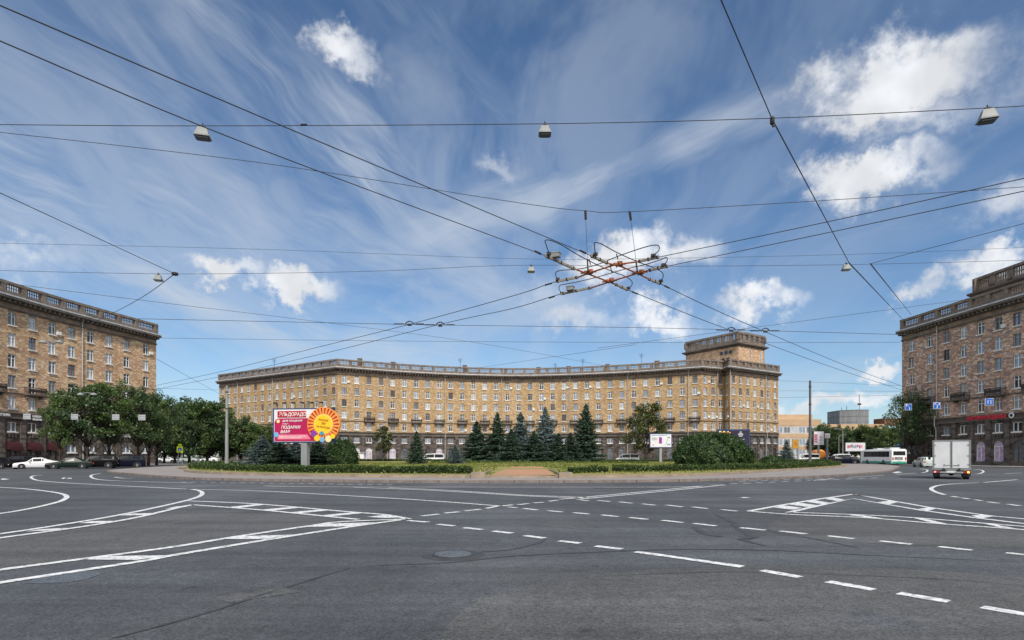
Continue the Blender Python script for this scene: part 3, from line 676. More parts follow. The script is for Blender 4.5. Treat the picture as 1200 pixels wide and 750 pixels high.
FLOORS = [9.70, 12.85, 16.0, 19.15, 22.3]       # window centres of the five brick storeys
def make_building(name, label, loc, bounds, brick, group, back, individual=lambda i, f, d: True, balc=lambda i: i % 2 == 0, pilasters=True, seed=1,
                  pipes=(), awn=(), posters=(), poster_mat='poster', chimney_at=(), antennas=(), noarch=(), balwin=None):
    """bounds: plan points between the bays, left to right as seen from the street"""
    rnd = random.Random(seed)
    root = empty(name, (loc[0], loc[1], 0), 0, label, 'building', group); O = (loc[0], loc[1], 0)
    B = [Vector((p[0], p[1])) for p in bounds]; nb = len(B) - 1
    wall, base, corn, para, roof, strg = MB(), MB(), MB(), MB(), MB(), MB()
    depth = .24
    stuff = {}
    def put(i, sc, z, kind, w, h, f, fm, pm_, sill, shop=False):
        p0, p1 = B[i], B[i + 1]; d = (p1 - p0).normalized(); nrm = Vector((d.y, -d.x)); rz = math.atan2(d.y, d.x)
        q = p0 + d * sc - nrm * (depth - .07); T = Matrix.Translation((q.x, q.y, z)) @ Matrix.Rotation(rz, 4, 'Z')
        pk = 'archpane' if kind == 'arch' else 'pane'
        if individual(i, f, q.length):
            o = place('shop_window' if shop else 'window', unit_mesh(kind, fm, w, h), root); o.matrix_local = Matrix.Translation((-O[0], -O[1], 0)) @ T
            c = place('pane', unit_mesh(pk, pm_, w, h), o); c.location = (0, .05, 0)
            if sill: s_ = place('sill', unit_mesh('sill', 'sill', w), o); s_.location = (0, 0, 0)
        else:
            for kk, mm, off in ((kind, fm, 0), (pk, pm_, .05), ('sill', 'sill', 0)):
                if kk == 'sill' and not sill: continue
                st = stuff.setdefault(mm, MB()); st.add(unit(kk, mm, w, h if kk != 'sill' else None) if kk != 'sill' else unit('sill', 'sill', w), T @ Matrix.Translation((0, off, 0)))
    for i in range(nb):
        p0, p1 = B[i], B[i + 1]; d = (p1 - p0).normalized(); w = (p1 - p0).length; nrm = Vector((d.y, -d.x)); rz = math.atan2(d.y, d.x)
        def P(s_, z, o=0.0): q = p0 + d * s_ + nrm * o; return (q.x, q.y, z)
        def rect(mb_, s0, s1, z0, z1, mi=0, o=0.0): mb_.poly([P(s0, z0, o), P(s1, z0, o), P(s1, z1, o), P(s0, z1, o)], mi)
        def reveal(mb_, a, b_, z0, z1, mi=0):
            mb_.poly([P(a, z0), P(a, z1), P(a, z1, -depth), P(a, z0, -depth)], mi); mb_.poly([P(b_, z0), P(b_, z0, -depth), P(b_, z1, -depth), P(b_, z1)], mi)
            mb_.poly([P(a, z1), P(b_, z1), P(b_, z1, -depth), P(a, z1, -depth)], mi); mb_.poly([P(a, z0), P(a, z0, -depth), P(b_, z0, -depth), P(b_, z0)], mi)
        ww = min(WW, w * .5); c = w / 2; a, e = c - ww / 2, c + ww / 2
        hasb = balc(i)
        # brick storeys
        rect(wall, 0, a, 8.2, 23.6); rect(wall, e, w, 8.2, 23.6); z = 8.2
        for f, zc in enumerate(FLOORS):
            z0, z1 = zc - WH / 2, zc + WH / 2
            if f == 1 and hasb: z0 = 11.32
            rect(wall, a, e, z, z0); reveal(wall, a, e, z0, z1, 1); z = z1
            fm = rnd.choices(['white_frame', 'brown_frame', 'grey_frame'], [.68, .14, .18])[0]
            pn = rnd.choices(['pane_dark', 'pane_sky', 'pane_curtain', 'pane_grey'], [.22, .28, .27, .23])[0]
            put(i, c, z0, 'door' if (f == 1 and hasb) else 'frame', ww, round(z1 - z0, 3), f + 2, fm, pn, not (f == 1 and hasb))
        rect(wall, a, e, z, 23.6, 1)
        # stone base: mezzanine window and arched ground floor opening
        mw = min(1.5, w * .55); ma, me_ = c - mw / 2, c + mw / 2
        rect(base, 0, ma, 4.7, 7.25); rect(base, me_, w, 4.7, 7.25); rect(base, ma, me_, 4.7, 5.3); rect(base, ma, me_, 6.75, 7.25); reveal(base, ma, me_, 5.3, 6.75)
        put(i, c, 5.3, 'mezz', mw, 1.45, 1, rnd.choice(['white_frame', 'white_frame', 'grey_frame']), rnd.choice(['pane_dark', 'pane_grey', 'pane_sky']), True)
        # label moulding under the mezzanine window
        for dx in (-.5, 0, .5):
            q = P(c + dx, 4.75, .1); base.box((q[0], q[1], 4.72), (.26, .2, .5), 0, rz)
        q = P(c, 5.05, .09); base.box((q[0], q[1], 5.03), (mw + .5, .18, .16), 0, rz)
        gw = min(1.7, w * .6); g0, g1 = c - gw / 2, c + gw / 2; r = gw / 2; zt = 3.95; zs = zt - r; zb = .75
        rect(base, 0, g0, .0, 4.7); rect(base, g1, w, .0, 4.7); rect(base, g0, g1, 0, zb)
        if i in noarch:
            rect(base, g0, g1, zb, 2.2); rect(base, g0, g1, 3.5, 4.7); reveal(base, g0, g1, 2.2, 3.5)
            put(i, c, 2.2, 'mezz', gw, 1.3, 0, 'white_frame', 'pane_sky', True)
        else:
            K = 8; ang = [math.pi - math.pi * k / K for k in range(K + 1)]
            for k in range(K):
                s0, s1 = c + r * math.cos(ang[k]), c + r * math.cos(ang[k + 1]); z0, z1 = zs + r * math.sin(ang[k]), zs + r * math.sin(ang[k + 1])
                base.poly([P(s0, z0), P(s1, z1), P(s1, 4.7), P(s0, 4.7)]); base.poly([P(s0, z0), P(s0, z0, -depth), P(s1, z1, -depth), P(s1, z1)])
            base.poly([P(g0, zb), P(g0, zs), P(g0, zs, -depth), P(g0, zb, -depth)]); base.poly([P(g1, zb), P(g1, zb, -depth), P(g1, zs, -depth), P(g1, zs)])
            base.poly([P(g0, zb), P(g0, zb, -depth), P(g1, zb, -depth), P(g1, zb)])
            pn = poster_mat if i in posters else rnd.choice(['pane_dark', 'pane_dark', 'pane_grey'])
            put(i, c, zb, 'arch', gw, zt - zb, 0, 'white_frame' if i in posters else rnd.choice(['brown_frame', 'grey_frame', 'brown_frame']), pn, False, shop=True)
        if pilasters:
            q = P(0 if i else .45, 0, .10); base.box((q[0], q[1], 3.95), (.85, .28, 6.3), 0, rz); base.box((q[0], q[1], 7.15), (1.05, .42, .22), 0, rz); base.box((q[0], q[1], .42), (1.05, .42, .84), 0, rz)
        # modillions under the cornice
        k = max(2, round(w / .82))
        for j in range(k):
            q = P(w * (j + .5) / k, 0, .55); corn.box((q[0], q[1], 24.78), (.36, .94, .40), 0, rz)
        # balustrade of the bay
        q = P(0 if i else .4, 0, .12); para.box((q[0], q[1], 26.62), (.78, .62, 1.74), 0, rz)
        nbal = max(4, round((w - 1.1) / .36))
        for j in range(nbal):
            s_ = .55 + (w - 1.1) * (j + .5) / nbal; q = P(s_, 0, .12)
            para.box((q[0], q[1], 26.80), (.11, .11, 1.02), 0, rz)
        q = P(w / 2, 0, .12); para.box((q[0], q[1], 26.82), (w - .9, .09, .10), 0, rz)
        if i == nb - 1: q = P(w - .4, 0, .12); para.box((q[0], q[1], 26.62), (.95, .62, 1.74), 0, rz)
        if hasb:
            T = Matrix.Translation((P(c, 0, 0)[0] - O[0], P(c, 0, 0)[1] - O[1], 11.1)) @ Matrix.Rotation(rz, 4, 'Z'); bw = min(2.9, w * .9)
            bal = place('balcony', balcony_mesh(bw)[0], root); bal.matrix_local = T
            place('railing', balcony_mesh(bw)[1], bal)
        for f, zc in enumerate(FLOORS):
            if rnd.random() < .055 and w > 2:
                q = P(c + ww / 2 + .42, 0, .18); ac_ = MB(); ac_.box((q[0], q[1], zc - .55), (.72, .32, .52), 0, rz); ac_.box((q[0], q[1], zc - .84), (.5, .3, .05), 0, rz); ac_.build('air_conditioner', M['sill'], root, O)
        if i in awn:
            ab = MB(); hw = gw / 2 + .15
            for kk in range(6):
                t0, t1 = kk / 6 * math.pi / 2, (kk + 1) / 6 * math.pi / 2
                ab.poly([(-hw, -.9 * math.sin(t1), 2.6 + 1.2 * math.cos(t1)), (hw, -.9 * math.sin(t1), 2.6 + 1.2 * math.cos(t1)), (hw, -.9 * math.sin(t0), 2.6 + 1.2 * math.cos(t0)), (-hw, -.9 * math.sin(t0), 2.6 + 1.2 * math.cos(t0))])
            for sx in (-hw, hw): ab.poly([(sx, 0, 2.6)] + [(sx, -.9 * math.sin(t_), 2.6 + 1.2 * math.cos(t_)) for t_ in np.linspace(0, math.pi / 2, 7)])
            ab.box((0, -.9, 2.5), (2 * hw, .03, .2)); aw = place('awning', ab.mesh('awning', M['awning']), root)
            aw.matrix_local = Matrix.Translation((P(c, 0, .02)[0] - O[0], P(c, 0, .02)[1] - O[1], 0)) @ Matrix.Rotation(rz, 4, 'Z')
        if i in pipes:
            q0, q1 = P(.0, 24.5, .28), P(.0, 0.2, .28)
            pb_ = MB(); pb_.tube([(q0[0], q0[1], 24.9), (q0[0], q0[1], 8.9), tuple(Vector(P(0, 8.3, .72))), tuple(Vector(P(0, 7.0, .72))), tuple(Vector(P(0, 6.3, .42))), tuple(Vector(P(0, .3, .42)))], .085, 8)
            pb_.lathe([(.09, 24.3), (.2, 24.7), (.2, 24.9)], 8, 0, (q0[0], q0[1], 0))
            pb_.build('drainpipe', M['pipe'], root, O)
    # ends, back
    sweep(strg, B, [(0, 7.25), (.38, 7.25), (.38, 7.45), (.16, 7.5), (.16, 8.0), (.45, 8.05), (.45, 8.2), (0, 8.3)], 0)
    strg.build('string_course', M['stone_grey'], root, O); strg = MB()
    sweep(strg, B, [(0, 11.0), (.16, 11.02), (.16, 11.2), (0, 11.25)], 0)
    strg.build('sill_course', M['stone_grey'], root, O)
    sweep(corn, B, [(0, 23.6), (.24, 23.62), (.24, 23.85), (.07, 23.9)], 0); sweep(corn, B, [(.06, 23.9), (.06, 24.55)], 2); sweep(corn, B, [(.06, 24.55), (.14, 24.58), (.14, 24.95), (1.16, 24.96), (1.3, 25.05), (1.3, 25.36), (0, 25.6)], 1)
    fl = MB(); sweep(fl, B, [(1.0, 25.34), (1.35, 25.34), (1.35, 25.56), (1.0, 25.62)], 0)
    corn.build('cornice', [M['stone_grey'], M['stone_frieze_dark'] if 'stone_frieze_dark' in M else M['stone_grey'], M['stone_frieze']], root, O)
    fl.build('flashing', M['flashing'], root, O)
    sweep(para, B, [(-.16, 25.5), (.40, 25.5), (.40, 26.3), (-.16, 26.3), (-.16, 25.5)], 0); sweep(para, B, [(-.22, 27.3), (.48, 27.3), (.48, 27.7), (-.22, 27.7), (-.22, 27.3)], 0)
    para.build('balustrade', M['parapet'], root, O)
    bk = [Vector(p) for p in back]
    plan = [(p.x, p.y) for p in B] + [(p.x, p.y) for p in bk]
    roof.poly([(x, y, 25.55) for x, y in plan]); roof.build('roof', M['roofing'], root, O)
    ring = [B[-1]] + bk + [B[0]]
    for a_, c_2 in zip(ring, ring[1:]):
        wall.poly([(a_.x, a_.y, 8.2), (c_2.x, c_2.y, 8.2), (c_2.x, c_2.y, 26.6), (a_.x, a_.y, 26.6)]); base.poly([(a_.x, a_.y, 0), (c_2.x, c_2.y, 0), (c_2.x, c_2.y, 8.2), (a_.x, a_.y, 8.2)])
    wall.build('wall', [M[brick], M['stone_frieze']], root, O)
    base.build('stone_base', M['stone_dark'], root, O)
    if stuff:
        keys = list(stuff); allb = MB()
        for k_, key in enumerate(keys):
            j = len(allb.v); allb.v += stuff[key].v; allb.f += [tuple(j + q_ for q_ in f_) for f_ in stuff[key].f]; allb.m += [k_] * len(stuff[key].f)
        o = allb.build('window', [M[k_] for k_ in keys], root, O); o['kind'] = 'stuff'
    for (x, y) in chimney_at:
        cb = MB(); cb.box((x, y, 26.9), (1.1, .8, 3.0)); cb.box((x, y, 28.45), (1.3, 1.0, .16)); cb.build('chimney', M['parapet'], root, O)
    for (x, y, h_) in antennas:
        cb = MB(); cb.tube([(x, y, 25.5), (x, y, 25.5 + h_)], .05, 5)
        for k_ in range(4): cb.tube([(x - .7 + k_ * .1, y, 25.2 + h_ - k_ * .28), (x + .7 - k_ * .1, y, 25.2 + h_ - k_ * .28)], .03, 4)
        cb.build('antenna', M['iron'], root, O)
    return root
BALM = {}
def balcony_mesh(bw):
    bw = round(bw, 1)
    if bw in BALM: return BALM[bw]
    s_ = MB(); s_.box((0, -.55, 0), (bw, 1.1, .18)); s_.box((0, -.6, -.12), (bw - .5, .9, .08))
    for sx in (-1, 1):
        s_.box((sx * (bw / 2 - .35), -.3, -.3), (.22, .6, .5)); s_.box((sx * (bw / 2 - .35), -.62, -.18), (.22, .5, .25))
    r_ = MB()
    for sx in (-1, 1):
        r_.box((sx * (bw / 2 - .04), -1.05, .6), (.09, .09, 1.05)); r_.box((sx * (bw / 2 - .04), -.5, 1.08), (.05, 1.0, .06))
        for k in range(5): r_.box((sx * (bw / 2 - .04), -.15 - k * .2, .57), (.03, .03, .96))
    r_.box((0, -1.05, 1.1), (bw - .1, .07, .07)); r_.box((0, -1.05, .16), (bw - .1, .05, .05)); r_.box((0, -1.05, .62), (bw - .1, .03, .42))
    k = int(bw / .16)
    for j in range(k): r_.box((-bw / 2 + bw * (j + .5) / k, -1.05, .6), (.035, .035, .96))
    BALM[bw] = (s_.mesh('balcony', M['stone_grey']), r_.mesh('railing', M['iron'])); return BALM[bw]
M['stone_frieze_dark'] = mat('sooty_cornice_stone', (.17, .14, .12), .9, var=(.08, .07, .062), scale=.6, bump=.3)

# -- the long concave block facing the square
A_ = roofpt(257, 439.0); Bc = roofpt(396, 420.6); E_ = roofpt(822, 420.8); I_ = roofpt(849, 423.2); F_ = roofpt(855, 420.6); G_ = roofpt(912, 428.7)
arc_img = [(396, 420.6), (440, 424.2), (480, 427.2), (540, 430.2), (600, 431.6), (660, 430.6), (740, 426.9), (785, 423.6), (822, 420.8)]
arc = [roofpt(*p) for p in arc_img]
arc_s = [Vector((p.x, p.y)) for p in catmull([(p.x, p.y, 0) for p in arc], 6)]
bounds = resample([A_, Bc], 16) + resample(arc_s, 31)[1:] + resample([E_, I_], 3)[1:] + resample([F_, G_], 7)
# the re-entrant step between I_ and F_ is one short blank bay
nB = len(bounds)
prio = {}
def indiv_main(i, f, d):
    if f < 2: return False
    return (i in IND) and (f in (3, 4, 5, 6))
IND = set(range(14, 27)) | set(range(38, 50))
back_main = [(G_.x * 1.14 - 1.5, G_.y * 1.14), (60, 212), (30, 196), (0, 184), (-40, 172), (-52, 162), (A_.x + 6, A_.y + 18)]
main = make_building('apartment_building', 'long concave yellow stone apartment block with rooftop tower behind the island', (0, 170), bounds, 'brick_main', 'stone apartment blocks round the square',
    back_main, individual=indiv_main, balc=lambda i: (17 <= i <= 46 and i % 2 == 0) or i == 12, seed=5, pipes=(3, 8, 12, 20, 25, 30, 36, 41, 46, 49, 51, 56), posters=(17, 18, 20, 22, 24), pilasters=True,
    chimney_at=[(-34, 166), (-14, 172), (-42, 160), (8, 176), (17, 174), (28, 170), (41, 164), (-2, 178)], antennas=[(-15, 168, 4.5), (21, 172, 5), (37, 166, 5.5), (13, 174, 4), (-68, 166, 4), (-50, 160, 3)])
# the tower on its right wing
TC = Vector((64.0, 164.0)); s_l = (HY - 400.6) / 35.6; TL = Vector(((803.7 - 600) / s_l, F / s_l)); s_r = (HY - 393.5) / 35.6; TR = Vector(((895.8 - 600) / s_r, F / s_r))
s_c = (HY - 387.6) / 35.6; TC = Vector(((865.4 - 600) / s_c, F / s_c)); TB = TL + (TR - TC)
plan_t = [TL, TC, TR, TB]
b = MB(); O = (0, 170, 0)
for a_, c2_ in zip(plan_t, plan_t[1:] + plan_t[:1]): b.poly([(a_.x, a_.y, 25.5), (c2_.x, c2_.y, 25.5), (c2_.x, c2_.y, 33.2), (a_.x, a_.y, 33.2)])
tw = b.build('tower', M['brick_tower'] if 'brick_tower' in M else M['brick_left'], main, O)
b = MB(); sweep(b, plan_t, [(0, 32.9), (.15, 33.0), (.9, 33.5), (.9, 33.8), (.05, 34.0)], 0, True)
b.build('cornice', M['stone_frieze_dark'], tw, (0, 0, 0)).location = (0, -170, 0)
b = MB(); sweep(b, plan_t, [(.1, 33.9), (.1, 34.9), (-.4, 34.9), (-.4, 33.9)], 0, True); sweep(b, plan_t, [(.2, 36.5), (.2, 37.1), (-.5, 37.1), (-.5, 36.5), (.2, 36.5)], 0, True)
for a_, c2_ in zip(plan_t, plan_t[1:] + plan_t[:1]):
    L_ = (c2_ - a_).length; d = (c2_ - a_).normalized(); k = round(L_ / 2.7); nn = Vector((d.y, -d.x)); rz = math.atan2(d.y, d.x)
    for j in range(k + 1):
        q = a_ + d * (L_ * j / k) - nn * .15; b.box((q.x, q.y, 35.7), (1.25, .5, 1.6), 0, rz)
    kk = int(L_ / .45)
    for j in range(kk):
        q = a_ + d * (L_ * (j + .5) / kk) - nn * .15; b.box((q.x, q.y, 35.7), (.15, .2, 1.6), 0, rz)
b.build('balustrade', M['parapet'], tw).location = (0, -170, 0)
b = MB(); b.poly([(p.x, p.y, 34.2) for p in plan_t]); b.build('roof', M['roofing'], tw).location = (0, -170, 0)
dT = (TC - TL).normalized(); nT = Vector((dT.y, -dT.x)); LT = (TC - TL).length; rT = math.atan2(dT.y, dT.x)
for s_, z_ in ((LT * .70, 31.6), (LT * .78, 31.6), (LT * .86, 31.6), (LT * .73, 29.3), (LT * .82, 29.3)):
    q = TL + dT * s_ + nT * .04
    f_ = place('window', MB().box((0, 0, 0), (1.0, .06, .9 if z_ > 30 else 1.7)).mesh('window', M['pane_dark']), tw, (q.x, q.y - 170, z_), (0, 0, rT))
dR = (TR - TC).normalized(); nR = Vector((dR.y, -dR.x)); q = TC + dR * 10.8 + nR * .04
place('window', MB().box((0, 0, 0), (.7, .06, 4)).mesh('window', M['pane_curtain']), tw, (q.x, q.y - 170, 30.2), (0, 0, math.atan2(dR.y, dR.x)))
for s_ in (5.5, 12.2):
    q = TC + dR * s_ + nR * .15; b = MB(); b.tube([(q.x, q.y, 33), (q.x, q.y, 26)], .09, 6); b.build('drainpipe', M['pipe'], tw).location = (0, -170, 0)
# lift house on the roof leaning against the tower
b = MB(); q = TL + dT * 8 + nT * 1.5
b.box((q.x, q.y, 27.8), (10, 2.6, 4.4), 0, rT); b.build('lift_house', M['stone_frieze'], main, O)

# -- left block
left_img = [(-95, 296), (-40, 314.5), (0, 327.3), (30, 336.8), (60, 346.0), (90, 354.6), (120, 362.9), (150, 371.2), (183, 380.2)]
lp = [roofpt(*p) for p in left_img]
def cut(poly, px):
    k = (px - 600) / F
    for a_, c2_ in zip(poly, poly[1:]):
        fa, fb = a_.x - k * a_.y, c2_.x - k * c2_.y
        if fa * fb <= 0: return a_.lerp(c2_, fa / (fa - fb))
lb = [lp[0]] + [cut(lp, x) for x in (-62, -36, -10.5, 2, 26, 49.5, 72.5, 95, 116.7, 138, 158.5)] + [lp[-1]]
lb = [lb[0], lb[1], lb[2], cut(lp, -11)] + lb[5:]
lb = [lp[0]] + [cut(lp, x) for x in (-66, -37, -11.5, 26 - 24.5, 26, 49.5, 72.5, 95, 116.7, 138, 158.5)] + [lp[-1]]
lb = [p for i, p in enumerate(lb) if i not in (4,)] if False else lb
back_l = [(lp[-1].x - 16, lp[-1].y + 3), (lp[0].x - 20, lp[0].y - 4)]
make_building('apartment_building', 'tan stone apartment block at the left edge of the photo', (-75, 95), lb, 'brick_left', 'stone apartment blocks round the square', back_l,
    balc=lambda i: i in (1, 3, 5, 7), seed=9, pipes=(8,), awn=(4, 5, 6), noarch=(7, 8, 9, 10, 11))
# -- right block
right_img = [(1057, 375.4), (1080, 368.2), (1110, 358.4), (1140, 348.6), (1170, 338.9), (1200, 329.6), (1240, 317), (1300, 299)]
rp = [roofpt(*p) for p in right_img]
rb = [rp[0]] + [cut(rp, x) for x in (1080, 1099.5, 1119, 1139, 1159.5, 1181, 1203.5, 1227, 1252)] + [rp[-1]]
back_r = [(rp[-1].x + 25, rp[-1].y - 2), (rp[0].x + 28, rp[0].y + 4)]
right = make_building('apartment_building', 'reddish mottled stone apartment block at the right edge of the photo', (85, 100), rb, 'brick_right', 'stone apartment blocks round the square', back_r,
    balc=lambda i: i in (1, 3, 5, 7, 9), seed=21, pipes=(2,), posters=(4, 5), poster_mat='mural', noarch=(0,))
# rooftop storey on the right block
def tier(px, py, D): s_ = D; return Vector(((px - 600) * D / F, D))
u0 = tier(1143, 326.5, 105.0); dirr = (rp[5] - rp[2]).normalized(); u1 = u0 + dirr * 34; nn_ = Vector((dirr.y, -dirr.x))
zt = CH + (HY - 326.3) * 105.0 / F; zc = CH + (HY - 343.5) * 105.0 / F
b = MB(); pt = [u0, u1, u1 - nn_ * 12, u0 - nn_ * 12]; Or = (85, 100, 0)
for a_, c2_ in zip(pt, pt[1:] + pt[:1]): b.poly([(a_.x, a_.y, 25.5), (c2_.x, c2_.y, 25.5), (c2_.x, c2_.y, zc), (a_.x, a_.y, zc)])
up = b.build('upper_storey', M['brick_right'], right, Or)
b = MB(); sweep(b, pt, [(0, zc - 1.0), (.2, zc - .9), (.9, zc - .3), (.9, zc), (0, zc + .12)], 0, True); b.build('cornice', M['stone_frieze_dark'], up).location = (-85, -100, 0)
b = MB(); sweep(b, pt, [(.0, zc), (.0, zc + .7), (-.5, zc + .7), (-.5, zc)], 0, True); sweep(b, pt, [(.12, zt - .45), (.12, zt), (-.6, zt), (-.6, zt - .45), (.12, zt - .45)], 0, True)
for a_, c2_ in zip(pt, pt[1:] + pt[:1]):
    L_ = (c2_ - a_).length; d = (c2_ - a_).normalized(); k = round(L_ / 3.4); m_ = Vector((d.y, -d.x)); rz = math.atan2(d.y, d.x)
    for j in range(k + 1):
        q = a_ + d * (L_ * j / k) - m_ * .25; b.box((q.x, q.y, (zc + zt) / 2), (1.2, .5, zt - zc - .4), 0, rz)
    kk = int(L_ / .42)
    for j in range(kk):
        q = a_ + d * (L_ * (j + .5) / kk) - m_ * .25; b.box((q.x, q.y, (zc + zt) / 2), (.14, .2, zt - zc - .4), 0, rz)
    q = (a_ + c2_) / 2 - m_ * .25; b.box((q.x, q.y, (zc + zt) / 2 + .1), (L_, .16, .14), 0, rz)
b.build('balustrade', M['parapet'], up).location = (-85, -100, 0)
b = MB(); b.poly([(p.x, p.y, zc + .1) for p in pt]); b.build('roof', M['roofing'], up).location = (-85, -100, 0)

# pavements
e = 3.5
lo = offset_pts(lp, 9.0); slab('pavement', [(p.x, p.y) for p in lo] + [(p.x, p.y) for p in reversed(lp)])
ro = offset_pts(rp, 8.5); slab('pavement', [(p.x, p.y) for p in ro] + [(p.x, p.y) for p in reversed(rp)])
mo = offset_pts([A_, Bc] + arc_s[1::6] + [E_], 8); slab('pavement', [(p.x, p.y) for p in mo] + [(p.x, p.y) for p in reversed([A_, Bc] + arc_s[1::6] + [E_])])

# -- office building far right, grey rooftop block
M['office_wall'] = mat('beige_brick_band', (.50, .35, .22), .85, var=(.42, .28, .17), scale=.3)
M['office_pale'] = mat('pale_panel', (.62, .58, .52), .8, var=(.50, .46, .42), scale=.3)
M['metal_grey'] = mat('corrugated_grey_metal', (.24, .25, .26), .6, .2, var=(.14, .14, .15), scale=.2, stretch=(3, 3, .3))
def office():
    root = empty('office_building', (130, 255, 0), 0, 'long low office building with beige bands and white window strips', 'building')
    O = (130, 255, 0); D_ = 250.0
    def X(px): return (px - 600) * D_ / F
    x0, x1 = X(900), X(962); w = x1 - x0
    b = MB()
    b.box(((x0 + x1) / 2, D_ + 8, 8.7), (w, 16, 17.4), 1)
    for z0, z1 in ((14.6, 17.4), (9.4, 11.2), (4.4, 5.8)): b.box(((x0 + x1) / 2, D_ - .05, (z0 + z1) / 2), (w + .2, .3, z1 - z0), 0)
    b.build('wall', [M['office_wall'], M['office_pale']], root, O)
    for r_ in ((11.6, 14.2), (6.4, 9.0), (2.2, 4.2)):
        for k in range(7):
            xx = x0 + w * (k + .5) / 7
            f_ = place('window', frame_unit(w / 7 - .5, r_[1] - r_[0], False).mesh('window', M['white_frame']), root, (xx - O[0], D_ - .12 - O[1], r_[0]))
            place('pane', unit('pane', ['pane_curtain', 'pane_sky', 'pane_grey'][k % 3], w / 7 - .5, r_[1] - r_[0]).mesh('pane', M[['pane_curtain', 'pane_sky', 'pane_grey'][k % 3]]), f_, (0, .03, 0))
    b = MB(); xa, xb = X(911), X(958); b.box(((xa + xb) / 2, D_ + 8, 18.6), (xb - xa, 8, 2.4)); b.build('penthouse', M['office_wall'], root, O)
    b = MB(); xa, xb = X(962), X(1046); b.box(((xa + xb) / 2, D_ + 14, 7.8), (xb - xa, 16, 15.6), 1)
    b.box(((xa + xb) / 2, D_ + 5.9, 14.0), (xb - xa + .1, .3, 3.4), 0); b.box(((xa + xb) / 2, D_ + 5.8, 8.0), (xb - xa + .1, .3, 1.6), 0)
    b.build('wing', [M['office_wall'], M['office_pale']], root, O)
    X2 = lambda q: (q - 600) * (D_ + 22) / F
    b = MB(); xa, xb = X2(1030), X2(1062); b.box(((xa + xb) / 2, D_ + 22, 17.6), (xb - xa, 8, 3.0)); b.build('penthouse', M['awning2'], root, O)
    b = MB(); xa, xb = X2(984), X2(1020); cx = (xa + xb) / 2; w2 = (xb - xa) / 2; dd = D_ + 22
    pts = [(cx - w2, dd), (cx - w2 * .2, dd - 4), (cx + w2 * .6, dd - 3.4), (cx + w2, dd + 2), (cx + w2 * .8, dd + 12), (cx - w2 * .9, dd + 12)]
    b.prism(pts, 13, 23.0)
    for z_ in (17.5, 20.2, 23.0): sweep(b, pts, [(.0, z_ - .1), (.14, z_ - .1), (.14, z_ + .1), (0, z_ + .1)], 0, True)
    b.build('rooftop_plant_room', M['metal_grey'], root, O)
    for xx, h_ in ((X2(992), 3.6), (X2(998), 4.4), (X2(1013), 10)):
        b = MB(); b.tube([(xx, dd + 4, 20), (xx, dd + 4, 21 + h_)], .12, 5); b.box((xx, dd + 4, 20.8 + h_ * .55), (1.6 if h_ > 5 else .3, .5, .8)); b.build('mast', M['iron'], root, O)
M['awning2'] = mat('rust_brown_wall', (.20, .09, .06), .9)
office()
# ---------------------------------------------------------------- vegetation
M['bark'] = mat('bark', (.075, .06, .048), .95, var=(.035, .03, .025), scale=3, bump=.5)
M['leaf'] = leafmat('broad_leaves', (.034, .060, .016), (.082, .14, .036), (.19, .25, .07))
M['leaf_dark'] = leafmat('dark_leaves', (.026, .054, .020), (.062, .11, .040), (.15, .21, .07))
M['leaf_olive'] = leafmat('olive_leaves', (.035, .048, .012), (.08, .10, .026), (.17, .18, .06))
M['needle'] = leafmat('spruce_needles', (.030, .058, .038), (.066, .112, .076), (.13, .19, .125), 1.2, .12)
M['needle_blue'] = leafmat('blue_spruce_needles', (.07, .105, .11), (.16, .215, .215), (.28, .36, .34), 1.2, .12)
M['hedge'] = leafmat('hedge_leaves', (.020, .042, .010), (.048, .088, .018), (.12, .17, .034), 2.2, .3)
M['hedge_top'] = leafmat('fresh_hedge_leaves', (.05, .09, .012), (.09, .14, .022), (.15, .19, .04), 2.2, .3)
M['grassb'] = leafmat('grass_blades', (.09, .13, .02), (.19, .21, .04), (.34, .30, .10), .5, .3)

def soup(name, C_, size, m, up=0.0, asp=1.0, jit=.5, nrm=None):
    """many small separate leaf faces: centres Nx3, each with its own orientation"""
    C_ = np.asarray(C_, float); n = len(C_)
    nn = RNG.normal(size=(n, 3)); nn[:, 2] += up
    if nrm is not None: nn = nn * .6 + nrm
    nn /= np.linalg.norm(nn, axis=1)[:, None]
    a = np.cross(nn, RNG.normal(size=(n, 3))); a /= np.linalg.norm(a, axis=1)[:, None]; b2 = np.cross(nn, a)
    s_ = size * (1 + jit * RNG.uniform(-1, 1, n))[:, None]
    v = np.stack([C_ - a * s_ * asp, C_ - b2 * s_ * .55, C_ + a * s_ * asp, C_ + b2 * s_ * .55], 1).reshape(-1, 3)
    me = bpy.data.meshes.new(name); me.vertices.add(4 * n); me.vertices.foreach_set('co', v.ravel())
    me.loops.add(4 * n); me.loops.foreach_set('vertex_index', np.arange(4 * n, dtype=np.int32))
    me.polygons.add(n); me.polygons.foreach_set('loop_start', np.arange(0, 4 * n, 4, dtype=np.int32)); me.polygons.foreach_set('loop_total', np.full(n, 4, np.int32))
    me.materials.append(m); me.update(calc_edges=True); return me
